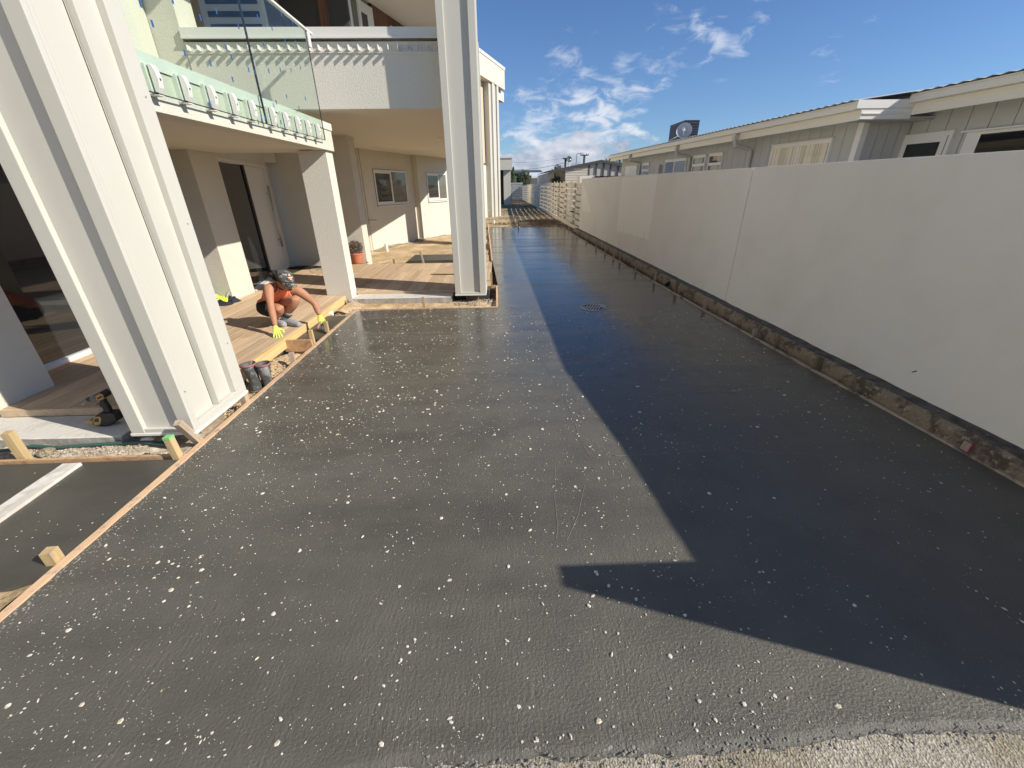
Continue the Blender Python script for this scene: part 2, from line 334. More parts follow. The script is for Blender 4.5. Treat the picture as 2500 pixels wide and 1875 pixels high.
MAT['gravel'] = simple('crushed_gravel', (.50, .43, .33), .9, var=[(40, (.30, .25, .19), .4, .6), (11, (.62, .56, .46), .55, .7)], bump=(60, .4, .01))
MAT['kerb'] = simple('weathered_old_concrete', (.27, .215, .145), .85, bump=(40, .8, .008, 8), var=[(5, (.11, .085, .06), .50, .60), (26, (.40, .34, .25), .55, .68), (60, (.06, .05, .04), .62, .7)], spec=.35)
MAT['kerbtop'] = simple('mossy_kerb_top', (.115, .105, .09), .75, bump=(36, .8, .014, 8), var=[(9, (.05, .047, .042), .45, .6), (16, (.24, .23, .21), .6, .72)], spec=.4)
MAT['slab'] = simple('cured_concrete', (.62, .60, .545), .8, bump=(30, .5, .01, 6), var=[(6, (.52, .49, .43), .5, .68), (30, (.68, .66, .6), .55, .7)])
MAT['slabside'] = simple('cured_concrete_edge', (.42, .40, .35), .85, bump=(30, .5, .01, 6), var=[(9, (.30, .28, .24), .45, .62)])
MAT['pebble'] = simple('white_pebble', (.64, .60, .50), .55, var=[(45, (.46, .38, .27), .54, .62), (30, (.74, .72, .66), .6, .66)], spec=.3)
MAT['pebble_dark'] = simple('dark_pebble', (.03, .03, .032), .4)

def glassy(name, tint, gl=.02, fac=1.0, dark=None):
    m, nt, N, L, B = mk(name); N.remove(B); out = N['Material Output']
    tr = N.new('ShaderNodeBsdfTransparent'); tr.inputs[0].default_value = (*tint, 1); g = N.new('ShaderNodeBsdfGlossy'); g.inputs['Roughness'].default_value = gl; g.inputs['Color'].default_value = (.95, 1, .98, 1)
    fr = N.new('ShaderNodeFresnel'); fr.inputs['IOR'].default_value = 1.5; mu = N.new('ShaderNodeMath'); mu.operation = 'MULTIPLY'; ge = N.new('ShaderNodeNewGeometry'); fb = N.new('ShaderNodeMath'); fb.operation = 'SUBTRACT'; fb.inputs[0].default_value = fac; L.new(ge.outputs['Backfacing'], fb.inputs[1]); fb.use_clamp = True; L.new(fr.outputs[0], mu.inputs[0]); L.new(fb.outputs[0], mu.inputs[1])
    mx = N.new('ShaderNodeMixShader'); L.new(mu.outputs[0], mx.inputs[0]); L.new(tr.outputs[0], mx.inputs[1]); L.new(g.outputs[0], mx.inputs[2]); L.new(mx.outputs[0], out.inputs[0])
    return m
MAT['glass'] = glassy('balustrade_glass', (.90, .955, .925), fac=.9)
def pane(name, col=(.02, .022, .024), rough=.03):
    m, nt, N, L, B = mk(name); B.inputs['Base Color'].default_value = (*col, 1); B.inputs['Roughness'].default_value = rough; B.inputs['IOR'].default_value = 1.6; B.inputs['Specular IOR Level'].default_value = .7
    g = N.new('ShaderNodeNewGeometry'); n = nz(N, L, g.outputs['Position'], 1.3, 2); b = N.new('ShaderNodeBump'); b.inputs['Strength'].default_value = .03; b.inputs['Distance'].default_value = .02; L.new(n.outputs['Fac'], b.inputs['Height']); L.new(b.outputs[0], B.inputs['Normal'])
    return m
MAT['pane'] = pane('window_glass'); MAT['pane_grey'] = pane('window_glass_net_behind', (.13, .13, .115), .06)
# =================================================================== THE SETTING
KX = 3.12           # kerb front face
WX = 3.27           # face of the boundary wall
def nv(x, y, z=0, s=1.0): return noise.noise(Vector((x*s, y*s, z*s)))
def right_edge(y):
    P = [(0.0, 3.13), (2.2, 3.09), (3.6, 3.03), (5.8, 2.96), (9, 2.90), (14, 2.88), (20.6, 2.93)]
    for (a, xa), (b, xb) in zip(P, P[1:]):
        if y <= b: return xa + (xb - xa)*(y - a)/(b - a)
    return P[-1][1]
def left_edge(y):
    if y < 6.17: return -2.165
    if y < 7.70: return -.035
    if y < 10.6: return -.03 - (y - 7.70)*.045
    return -.16 - (y - 10.6)*.028
# ground: one large sheet
m = MB(); n = 24; E_ = 400
xs = [-E_, -120, -40, -15, -8, -5, 0, 5, 8, 15, 40, 120, E_]; ys = [-E_, -60, -20, -5, 0, 5, 10, 20, 35, 60, 120, 250, E_*2.5]
for y in ys:
    for x in xs: m.v.append((x, y, -.14 + (0.0)))
for j in range(len(ys)-1):
    for i in range(len(xs)-1):
        a = j*len(xs) + i; m.f.append((a, a+1, a+1+len(xs), a+len(xs))); m.m.append(0)
m.build('ground', MAT['dirt'], kind='structure')

def grid(x0, x1, y0, y1, nx, ny, fz, keep=None):
    m = MB()
    for j in range(ny+1):
        for i in range(nx+1):
            x = x0 + (x1-x0)*i/nx; y = y0 + (y1-y0)*j/ny; m.v.append((x, y, fz(x, y)))
    for j in range(ny):
        for i in range(nx):
            if keep and not keep(x0 + (x1-x0)*(i+.5)/nx, y0 + (y1-y0)*(j+.5)/ny): continue
            a = j*(nx+1) + i; m.f.append((a, a+1, a+nx+2, a+nx+1)); m.m.append(0)
    return m
# driveway slab ------------------------------------------------------
fr_ = crop(1500, 1600, 2.212)
front = [(700, 1905), (924, 1868), (1200, 1852), (1400, 1840)] + [fr_(0, 505), fr_(200, 500), fr_(450, 515), fr_(700, 490), fr_(900, 455), fr_(1150, 430), fr_(1400, 400), fr_(1700, 385), fr_(2212, 370)]
FR = sorted([tuple(at_z(x, y, 0).xy) for x, y in front]); FR = [(-3.0, .60)] + FR + [(3.2, .66)]
def front_y(x):
    for (a, ya), (b, yb) in zip(FR, FR[1:]):
        if x <= b: return ya + (yb-ya)*(x-a)/(b-a)
    return FR[-1][1]
def lane_mesh():
    m = MB()
    def zf(x, yy):
        near = max(0, 1 - yy/3.0)
        return .0025*nv(x, yy, 0, 9)*near + .002*nv(x, yy, 5, 32)*near + .002*nv(x, yy, 2, 1.3)
    def patch_(ysl, nx, le, first):
        o = len(m.v)
        for y0 in ysl:
            xl = le(y0) + .012*nv(0, y0, 1, 9)*(1 if y0 < 6.1 else .4); xr = right_edge(y0)
            for i in range(nx+1):
                x = xl + (xr - xl)*i/nx; yy = y0
                if first and y0 < 4: yy = front_y(x) + .020*nv(x, 3.3, 0, 12) + .012*nv(x, 1, 7, 45); yy += y0*(4 - yy)/4
                m.v.append((x, yy, zf(x, yy)))
        for j in range(len(ysl)-1):
            for i in range(nx):
                a = o + j*(nx+1) + i; m.f.append((a, a+1, a+nx+2, a+nx+1)); m.m.append(0)
        return o
    ysl = [0.0]
    while ysl[-1] < 6.17: ysl.append(min(6.17, ysl[-1] + (.03 if ysl[-1] < 2.5 else .06)))
    nx = 150; patch_(ysl, nx, left_edge, True); row0 = m.v[:nx+1]
    patch_([6.17 + .25*k for k in range(57)], 90, lambda y: left_edge(max(y, 6.18)), False)
    o = len(m.v); m.v += [(x, y - .012 - .006*nv(x, 0, 9, 40), -.022) for x, y, z in row0]
    for i in range(nx): m.f.append((i, o+i, o+i+1, i+1)); m.m.append(0)
    return m
drive = lane_mesh().build('driveway', MAT['wet'], smooth=True, kind='structure')
tag(drive, 'fresh dark wet concrete driveway running between the white house and the rendered wall')
# trowel and float lines left in the surface
def ribbon(pts, wd, h, m):
    for (x0, y0), (x1, y1) in zip(pts, pts[1:]):
        d = Vector((x1-x0, y1-y0, 0)); 
        if d.length < 1e-5: continue
        d.normalize(); q = Vector((-d.y, d.x, 0))*wd*.6
        a = Vector((x0, y0, .0022)); b = Vector((x1, y1, .0022))
        m.add([a-q, b-q, b+q, a+q, a+Vector((0, 0, h)), b+Vector((0, 0, h))], [(0, 1, 5, 4), (3, 4, 5, 2)])
MAT['ridge'] = simple('concrete_ridge', (.25, .24, .215), .5, bump=(80, .4, .005))
m = MB()
def pxline(P, jit=.006):
    G = [at_z(x*1.1302, y*1.1302, 0) for x, y in P]; o_ = []
    for a, b in zip(G, G[1:]):
        k = max(2, int((b-a).length/.06))
        for i in range(k):
            p = a.lerp(b, i/k); o_.append((p.x + jit*nv(p.x, p.y, 0, 6), p.y + jit*nv(p.y, p.x, 4, 6)))
    return o_
for P, wd in (([(1165, 770), (1215, 850), (1240, 910), (1265, 975), (1282, 1000)], .0022), ([(1200, 1010), (1198, 1080), (1205, 1140), (1198, 1190)], .002), ([(1262, 1050), (1250, 1110), (1215, 1190)], .0018),
              ([(780, 722), (900, 719), (1040, 717)], .002), ([(700, 760), (660, 800), (620, 850)], .002),
              ([(1330, 985), (1560, 972), (1800, 985)], .0018), ([(1530, 800), (1700, 930)], .0015), ([(1110, 490), (1112, 560)], .006)):
    ribbon(pxline(P), wd, .0009, m)
m.build('trowel_line', MAT['ridge'], drive, kind='stuff')
# white stones scattered on the fresh surface
def stones(name, mat, spots, parent, zt=.0):
    m = MB()
    for x, y, r in spots:
        k = random.choice((5, 6, 7)); a0 = random.random()*6.28; el = random.uniform(.35, 1.0); ro = random.random()*3.14; h = r*random.uniform(.15, .4)
        P = []
        for i in range(k):
            q = a0 + 6.283*i/k; rr = r*random.uniform(.75, 1.1); u, v = rr*math.cos(q), rr*el*math.sin(q)
            P.append((x + u*math.cos(ro) - v*math.sin(ro), y + u*math.sin(ro) + v*math.cos(ro), zt))
        Q = [(x + (p[0]-x)*.6, y + (p[1]-y)*.6, zt + h) for p in P]
        m.add(P + Q, [tuple(range(k, 2*k))] + [(i, (i+1) % k, k + (i+1) % k, k + i) for i in range(k)])
    return m.build(name, mat, parent, smooth=False, kind='stuff')
sp = []; dk = []; tries = 0
while len(sp) < 12500 and tries < 260000:
    tries += 1
    y = .7 + 5.9*random.random()**1.25; x = random.uniform(-2.1, 3.0)
    if y > 6.25 - (.35 if x > .3 else 0) or y < front_y(x) + .02 or x < left_edge(y) + .03 or x > right_edge(y) - .05: continue
    d = (.26 if y > 2 else .16) + .9*max(0, nv(x, y, 3, 1.1)) + .40*max(0, (-x)/2.2) + 1.1*max(0, nv(x, y, 8, 4.5)) + 1.3*max(0, nv(x, y, 12, 13) - .1)
    if x > .9: d *= .62
    if random.random() > d: continue
    r = .0011 + .0014*random.random() if random.random() < .70 else (.0026 + .0034*random.random() if random.random() < .80 else .0055 + .0085*random.random()**1.6)
    r *= 1.22 if y > 2.5 else 1.0
    sp.append((x, y, r))
stones('white_stones', MAT['pebble'], sp, drive, .002)
for i in range(900):
    y = 2.2 + 3.9*random.random(); x = random.uniform(.5, 2.95)
    if nv(x, y, 2, 1.0) < -.25: continue
    dk.append((x, y, .003 + .006*random.random()))
stones('dark_clod', MAT['wet'], dk, drive, .001)
# crumbs along the left form and the ragged front edge
cr = []
for i in range(2600):
    if random.random() < .55:
        y = random.uniform(.9, 5.9); cr.append((left_edge(y) + .005 + abs(random.gauss(0, .035)), y, .002 + .005*random.random()))
    else:
        x = random.uniform(-.3, 3.0); cr.append((x, front_y(x) - .012 + random.gauss(0, .022), .0015 + .006*random.random()**2))
stones('edge_crumbs', MAT['ridge'], cr, drive, .001)
# old aggregate concrete in the foreground
m = MB(); m.box(-4.4, -9, -.14, 6.0, .95, -.018); m.build('old_pavement', MAT['oldconc'], kind='structure')
# earth strip and yard beyond the slab
MAT['yard'] = speckle('dry_yard_soil', (.50, .38, .25), [(.52, .40, .27), (.38, .28, .18), (.56, .44, .31)], 30, .95, .5)
def yard_z(x, y): return (0.0 if y < 21 else min(.2, (y-21)*.014)) - .02 + .03*nv(x, y, 0, 2.2) + .012*nv(x, y, 4, 9)
grid(-4.5, 3.3, 20.3, 80, 46, 300, yard_z).build('back_yard', MAT['yard'], smooth=True, kind='structure')
grid(right_edge(17) - .02, 3.3, 16.9, 21, 5, 30, lambda x, y: -.01 + .04*nv(x, y, 0, 4)).build('soil_strip', MAT['dirt'], smooth=True, kind='structure')
def sand_z(x, y): return -.035 + .055*nv(x, y, 0, .9) + .035*nv(x, y, 3, 3.2) + .018*nv(x, y, 5, 11)
grid(-5.0, -.14, 10.12, 26.5, 70, 200, sand_z, keep=lambda x, y: x < left_edge(y) - .03).build('sand', MAT['sand'], smooth=True, kind='structure')
grid(-2.5, -.05, 6.14, 6.80, 90, 26, lambda x, y: -.055 + .03*nv(x, y, 2, 5) + .012*nv(x, y, 2, 22) + .05*max(0, 1 - abs(x+2.45)/.25), None).build('sand_trench', MAT['sand'], smooth=True, kind='structure')
grid(-.80, -.05, 6.80, 10.0, 20, 80, lambda x, y: -.10 + .03*nv(x, y, 2, 6)).build('soil_trench', MAT['dirt'], smooth=True, kind='structure')
grid(-4.4, -2.195, 2.44, 2.98, 100, 30, lambda x, y: -.055 + .03*nv(x, y, 0, 5) + .02*nv(x, y, 0, 21) + .04*max(0, 1 - ((x+3.0)/.45)**2)*max(0, 1-abs(y-2.52)/.14)).build('gravel_strip', MAT['gravel'], smooth=True, kind='structure')
grid(-2.62, -2.195, 2.95, 6.75, 24, 170, lambda x, y: -.115 + .025*nv(x, y, 0, 6) + .015*nv(x, y, 0, 22) + .08*max(0, 1 - ((y-4.15)/.35)**2)*max(0, min(1, (-2.27-x)/.18)) + .05*max(0, 1 - ((y-6.35)/.35)**2)).build('gravel_trench', MAT['sand'], smooth=True, kind='structure')
gs = []
for i in range(1500):
    x = random.uniform(-3.6, -2.2); y = 2.46 + .42*random.random(); 
    if x > -2.65 and y > 2.55: continue
    gs.append((x, y, .004 + .008*random.random()))
def stone_pile(name, mat, spots, zf):
    m = MB()
    for x, y, r in spots:
        z = zf(x, y); V = []
        for a in ((1,0,0),(-1,0,0),(0,1,0),(0,-1,0),(0,0,1),(0,0,-1)):
            V.append((x + a[0]*r*random.uniform(.7, 1.2), y + a[1]*r*random.uniform(.7, 1.2), z + r*.4 + a[2]*r*random.uniform(.5, .9)))
        m.add(V, [(0,2,4),(2,1,4),(1,3,4),(3,0,4),(2,0,5),(1,2,5),(3,1,5),(0,3,5)])
    return m.build(name, mat, kind='stuff')
zf1 = lambda x, y: -.055 + .03*nv(x, y, 0, 5) + .04*max(0, 1 - ((x+3.0)/.45)**2)*max(0, 1-abs(y-2.52)/.14)
o = stone_pile('gravel', MAT['gravel'], gs, zf1)
gs = [(random.uniform(-2.5, -2.22), random.choice((random.uniform(3.0, 4.4), random.uniform(5.95, 6.7), random.uniform(2.6, 3.3))), .004 + .009*random.random()) for i in range(1300)]
gs += [(random.uniform(-.72, -.1), random.uniform(6.5, 6.85), .006 + .014*random.random()) for i in range(260)]
o = stone_pile('gravel', MAT['gravel'], gs, lambda x, y: -.10 + .025*nv(x, y, 0, 6) + .08*max(0, 1 - ((y-4.15)/.35)**2)*max(0, min(1, (-2.27-x)/.18)) + (.05 if y > 6 else 0))
# gravel against the foot of the window wall
gs = []
for i in range(2200):
    t = random.random()*4.6; q = abs(random.gauss(0, .14)); gs.append((-3.83 + .34*t + q*.94, 13.23 + .94*t - q*.34, .006 + .016*random.random()))
stone_pile('gravel', MAT['gravel'], gs, lambda x, y: sand_z(x, y) + .02)

# grass beyond the fence line in the yard
MAT['grass'] = simple('grass_blades', (.10, .135, .04), .8, var=[(3, (.20, .19, .08), .5, .7)])
m = MB()
for i in range(9000):
    y = 21.5 + 42*random.random()**1.3; x = random.uniform(-.6, 3.15)
    if nv(x, y, 0, .7) < (.12 if y < 30 else -.05): continue
    z = yard_z(x, y); h = random.uniform(.04, .11); a = random.random()*6.28; q = .014; dx, dy = math.cos(a)*q, math.sin(a)*q
    m.add([(x-dx, y-dy, z), (x+dx, y+dy, z), (x + random.uniform(-.03, .03), y + random.uniform(-.03, .03), z+h)], [(0, 1, 2)])
m.build('grass', MAT['grass'], kind='stuff')
tw = MB()
MAT['twig'] = simple('dead_twigs', (.22, .15, .09), .9)
for i in range(420):
    y = random.uniform(20.5, 23.8); x = random.uniform(1.6, 3.1); z = yard_z(x, y)+.02; a = random.random()*6.28; l = random.uniform(.08, .3)
    tw.tube([(x, y, z), (x + l*.5*math.cos(a), y + l*.5*math.sin(a), z + random.uniform(.02, .10)), (x + l*math.cos(a+.3), y + l*math.sin(a+.3), z + random.uniform(0, .06))], .006, 4)
tw.build('dead_vine_litter', MAT['twig'], kind='stuff')

# =================================================================== BOUNDARY WALL, KERB
wall = empty('rendered_wall', (WX, 8, 0), 'long pale grey rendered boundary wall along the right side of the wet driveway', 'wall')
def wall_top(y):
    P = [(-3, 1.62), (.55, 1.63), (1.5, 1.69), (2.8, 1.826), (5.79, 1.848), (17.52, 1.935)]
    for (a, xa), (b, xb) in zip(P, P[1:]):
        if y <= b: return xa + (xb - xa)*(y - a)/(b - a)
    return P[-1][1]
def wallpiece(y0, y1, name='wall_panel'):
    ysv = sorted({y0, y1} | {q for q in (.55, 1.5, 2.8) if y0 < q < y1}); P = [(WX, y0, -.1)] + [(WX, y1, -.1)] + [(WX, y, wall_top(y)) for y in reversed(ysv)]
    m = MB(); m.extrude(P, (.19, 0, 0)); return m.build(name, MAT['wall_r'], wall, bevel=.006)
wallpiece(.55, 5.772); wallpiece(5.786, 13.40); wallpiece(13.408, 17.50)
m = MB(); m.box(WX+.03, .6, -.1, WX+.15, 17.4, 1.60); m.build('joint_backing', MAT['dark_gap'], wall)
m = MB(); m.box(WX-.66, .43, -.1, WX+.19, .548, 1.63); m.build('return_pier', MAT['wall_r'], wall, bevel=.004)
rm = crop(1470, 230, 4.147); bg = crop(1200, 300, 7.373); bg2 = crop(1200, 350, 7.373); rr = crop(1900, 130, 3.687)
rk = crop(1150, 500, 3.687); rk2 = crop(1700, 700, 2.765)
# lighter trowel patch with comb teeth
A = [at_x(*rm(x, y), WX-.002) for x, y in ((205, 845), (145, 1385), (470, 1475), (562, 812))]
def lerp4(u, v):  # u along, v down
    return A[0].lerp(A[3], u).lerp(A[1].lerp(A[2], u), v)
bot = []
teeth = [.09, .23, .37, .52, .68, .87]
u = 0; bot.append(lerp4(0, 1))
for t in teeth: bot += [lerp4(t-.012, 1.0 + .01*nv(t, 0, 0, 9)), lerp4(t-.008, .885), lerp4(t+.010, .885), lerp4(t+.014, .995)]
bot.append(lerp4(1, 1))
m = MB(); m.extrude([A[0]] + bot + [A[3]], (.004, 0, 0)); m.build('render_patch', MAT['patch'], wall, label='lighter rectangular render patch with toothed lower edge')
T = [at_x(*bg2(x, y), WX-.002) for x, y in ((1640, 690), (1632, 1215), (1770, 1245), (1768, 1100), (1700, 880))]
m = MB(); m.extrude(T, (.004, 0, 0)); m.build('render_patch', MAT['patch'], wall, label='pale tapering render patch at the far end')
m = MB()   # small scar on the near part
p = at_x(2232, 907, WX-.003); m.obox(p, (0, .8, -.6), (0, .6, .8), (1, 0, 0), .018, .003, .002); m.build('scratch', MAT['dark_gap'], wall)

kerb = empty('old_kerb', (KX, 8, 0), 'low weathered concrete kerb at the foot of the rendered wall', 'kerb')
ys_ = [-.8 + .05*i for i in range(375)]; m = MB(); prof = 8
def kz(y): return .125 + .008*nv(0, y, 0, 1.2) + .006*nv(3, y, 0, 6)
for y in ys_:
    e1 = .007*nv(1, y, 0, 3.5) + .005*nv(1, y, 0, 14)
    z = kz(y); q = .008*nv(2, y, 0, 5) + .016*max(0, nv(7, y, 0, 6) - .12)
    m.v += [(KX + e1*.6, y, -.13), (KX + e1, y, .02), (KX + .008 + e1 + .01*nv(5, y, 0, 20), y, z*.6), (KX + .016 + e1 + q, y, z - .02 - q*.6), (KX + .035 + q, y, z - .002), (KX + .09, y, z + .006*nv(4, y, 0, 12)), (WX + .004, y, z + .006)]
for j in range(len(ys_)-1):
    for i in range(6):
        a = j*7 + i; m.f.append((a, a+1, a+8, a+7)); m.m.append(0 if i < 4 else 1)
m.build('kerb_face', [MAT['kerb'], MAT['kerbtop']], kerb, smooth=True)
m = MB()
for y in (3.05, 3.1, 2.1, 2.02, 1.9): m.lathe([(0, 0), (.02, .0), (.024, .004)], (KX + .02, y, .085), 8, (-1, 0, .4))
m.build('hole', MAT['dark_gap'], kerb)
# rubble line between kerb and slab
cr = []
for i in range(1500):
    y = random.uniform(2.0, 17); cr.append((KX - .02 + random.uniform(-.03, .02), y, .004 + .009*random.random()))
stone_pile('soil_crumbs', MAT['dirt'], cr, lambda x, y: -.03)

# =================================================================== FORMWORK
def board_line(P, name, mat, th, z0, z1, label, group=None, cat='board', split=None):
    """P: two xy ends; board stands on edge"""
    (x0, y0), (x1, y1) = P; c = Vector(((x0+x1)/2, (y0+y1)/2, 0)); L = math.hypot(x1-x0, y1-y0)
    m = MB(); n = max(2, int(L/.12)); d = Vector((x1-x0, y1-y0, 0))/L; q = Vector((-d.y, d.x, 0))
    V = []
    for i in range(n+1):
        t = -L/2 + L*i/n; j = .003*nv(t, x0, y0, 7)
        for a, b in ((-1, 0), (1, 0), (1, 1), (-1, 1)):
            V.append(Vector((0, t, 0)) + Vector((a*th/2 + j, 0, 0)) + Vector((0, 0, (z1 if b else z0) + (.002*nv(t, a, 3, 9) if b else 0))))
    Fc = [(0, 1, 2, 3), (4*n, 4*n+3, 4*n+2, 4*n+1)]
    for i in range(n):
        for k in range(4): Fc.append((4*i + k, 4*i + 4 + k, 4*i + 4 + (k+1) % 4, 4*i + (k+1) % 4))
    m.add(V, Fc); o = m.build(name, mat, label=label, cat=cat, group=group)
    o.location = c; o.rotation_euler = (0, 0, math.atan2(y1-y0, x1-x0) - math.pi/2); return o
G1 = 'formwork boards edging the fresh concrete'
fx = -2.19
board_line(((fx, .75), (fx, 3.31)), 'form_board', MAT['form'], .045, -.13, .006, 'orange pine form board beside the big near column and the small grey slab', G1)
board_line(((fx, 3.313), (fx-.002, 6.20)), 'form_board', MAT['form'], .040, -.13, .006, 'pine form board beside the gumboots and the crouching worker', G1)
board_line(((-2.15, 6.19), (-.05, 6.17)), 'form_board', MAT['form'], .026, -.10, .010, 'thin form board across the sandy trench before the concrete lip', G1)
board_line(((-.045, 6.18), (-.05, 7.68)), 'form_board', MAT['form'], .026, -.10, .012, 'short form board right of the tall grey column foot', G1)
board_line(((-.06, 7.72), (-.30, 7.73)), 'form_board', MAT['form'], .026, -.10, .008, 'stub of form board behind the tall grey column foot', G1)
board_line(((-.17, 10.62), (-.60, 25.2)), 'form_board', MAT['form'], .035, -.10, .02, 'weathered form board running along the left of the far driveway', G1)
for i, (a, b, lb) in enumerate(((.8, 5.2, 'thin damp form strip along the kerb beside the pink marked stake'), (5.203, 10.0, 'thin form strip along the kerb level with the round drain grate'), (10.003, 20.4, 'thin far form strip along the kerb beside the block fence'))):
    pts = [a + (b-a)*k/8 for k in range(9)]; m = MB()
    for p, q in zip(pts, pts[1:]):
        xa, xb = right_edge(p) + .008, right_edge(q) + .008
        m.add([(xa, p, -.1), (xb, q, -.1), (xb+.022, q, -.1), (xa+.022, p, -.1), (xa, p, .016), (xb, q, .016), (xb+.024, q, .016), (xa+.024, p, .016)], [(0,1,5,4), (4,5,6,7), (3,7,6,2), (0,4,7,3), (1,2,6,5)])
    m.build('form_strip', MAT['formwet'], label=lb, cat='board', group='form strips along the kerb')
board_line(((-2.14 + .0, 20.32), (2.9, 20.42)), 'form_board', MAT['formwet'], .03, -.06, .02, 'dark form board closing the far end of the driveway', G1) if False else board_line(((-.5, 20.36), (2.9, 20.36)), 'form_board', MAT['formwet'], .03, -.06, .02, 'dark form board closing the far end of the driveway', G1)

# stakes
def stake_mesh(h, w, d, jag=.004):
    m = MB(); n = 4; V = []
    for i in range(n+1):
        z = -.12 + (h + .12)*i/n
        for a, b in ((-1, -1), (1, -1), (1, 1), (-1, 1)):
            V.append((a*w/2 + .0015*nv(a, z, 3, 9), b*d/2 + .0015*nv(b, z, 7, 9), z + (random.uniform(-jag, jag) if i == n else 0)))
    Fc = [(3, 2, 1, 0), tuple(range(4*n, 4*n+4))]
    for i in range(n):
        for k in range(4): Fc.append((4*i+k, 4*i+(k+1) % 4, 4*i+4+(k+1) % 4, 4*i+4+k))
    return m.add(V, Fc)
def stake(x, y, h, w, d, mat, label, tilt=(0, 0), rz=0, group=None, cap=None):
    r = stake_mesh(h, w, d); o = r.build('stake', MAT[mat], bevel=.0015, label=label, cat='stake', group=group)
    o.location = (x, y, 0); o.rotation_euler = (tilt[0], tilt[1], rz)
    if cap:
        q = MB(); q.box(-w/2 - .001, -d/2 - .001, h - .012, w/2 + .001, d/2 + .001, h + .006); c_ = q.build('paint_mark', cap); c_.parent = o
    return o
GL = 'stakes holding the left formwork'
MAT['green_paint'] = simple('green_marker', (.22, .55, .18), .6)
MAT['pink_paint'] = simple('pink_marker', (.75, .02, .22), .5)
zz = -2.245
stake(zz, 1.53, .075, .05, .05, 'stake', 'short square stake stub at the near end beside the small sand patch', rz=.1, group=GL)
stake(zz, 2.40, .165, .045, .045, 'stake', 'yellow pine stake with green painted top at the form board corner', (0, -.05), group=GL, cap=MAT['green_paint'])
stake(-2.237, 2.60, .235, .046, .046, 'stake_old', 'tall leaning stake against the foot of the big white column', (.42, -.04), group=GL)
stake(zz, 3.23, .12, .05, .05, 'stake_old', 'short stake beside the gumboots at the column corner', (0, 0), group=GL)
stake(zz, 4.16, .085, .05, .045, 'stake_old', 'squat stake with splashed top in front of the cross board', rz=.15, group=GL)
stake(zz+.0, 4.70, .165, .04, .04, 'stake', 'pale stake beside the cross board nearest the worker', group=GL)
stake(zz+.005, 5.14, .135, .042, .042, 'stake', 'pale stake just right of the worker gloved hand', group=GL)
stake(-1.17, 6.235, .165, .04, .03, 'stake', 'thin stake standing in the sandy trench before the concrete lip', rz=.05, group=GL)
stake(-.15, 7.72, .24, .035, .035, 'stake', 'pale stake behind the form corner right of the tall column', (0, 0), group=GL)
stake(-3.34, 2.46, .20, .05, .05, 'stake', 'yellow stake on the far left in front of the concrete step', (-.02, -.06), rz=.15, group=GL)
stake(.95, 20.45, .30, .05, .05, 'stake_wet', 'dark stake standing at the far end of the driveway', group=None)
GR = 'stakes along the kerb'
R1 = [(20.5, .16), (19.6, .16), (18.3, .17), (16.1, .17), (14.3, .17), (12.8, .20), (11.7, .19), (10.8, .18), (10.2, .21), (8.95, .20)]
for i, (y, h) in enumerate(R1):
    lb = ['farthest stake of the kerb row, at the driveway far end below the block fence', 'second farthest kerb stake, below the near end of the block fence', 'kerb stake just past the far end of the rendered wall', 'kerb stake just before the far end of the rendered wall',
          'kerb stake below the far edge of the lighter render patch', 'kerb stake below the middle of the lighter render patch', 'kerb stake below the near edge of the lighter render patch', 'third stake beyond the black pipe stub along the kerb', 'tall pale stake, second beyond the black pipe stub', 'kerb stake next beyond the pale stake at the black pipe stub'][i]
    stake(right_edge(y) + .055, y, h, .035, .035, 'stake_old', lb, group=GR)
stake(right_edge(7.83)+.05, 7.83, .21, .035, .035, 'stake_old', 'pale kerb stake just beyond the black pipe stub', group=GR)
stake(right_edge(6.85)+.05, 6.85, .18, .04, .035, 'stake_wet', 'dark kerb stake on the near side of the black pipe stub', group=GR)
stake(right_edge(5.83)+.05, 5.83, .15, .04, .035, 'stake_old', 'pale kerb stake level with the round drain grate', group=GR)
stake(right_edge(4.6)+.05, 4.6, .10, .04, .035, 'stake_old', 'short kerb stake below the vertical wall joint', group=GR)
stake(right_edge(3.6)+.045, 3.58, .145, .05, .035, 'stake_wet', 'dark brown kerb stake leaning on the chipped kerb', (0, .12), group=GR)
s_ = stake(right_edge(2.2)+.04, 2.20, .075, .05, .05, 'stake_old', 'nearest kerb stake with one pink painted side', (0, .1), group=GR)
q = MB(); q.box(-.026, -.0265, .0, .026, -.0252, .077); q.box(.0252, -.025, .0, .0265, .025, .077); c_ = q.build('paint_mark', MAT['pink_paint']); c_.parent = s_
# black pipe stub in the kerb
m = MB(); p0 = Vector((KX - .055, 7.45, .03)); m.tube([(KX+.01, 7.5, .045), (KX-.03, 7.47, .045), (KX-.06, 7.42, .03)], .030, 12, caps=True); m.tube([(KX-.058, 7.425, .032), (KX-.066, 7.41, .026)], .036, 12)
m.build('pipe_stub', MAT['rubber'], label='black pipe stub poking from the kerb among the stakes', cat='pipe')

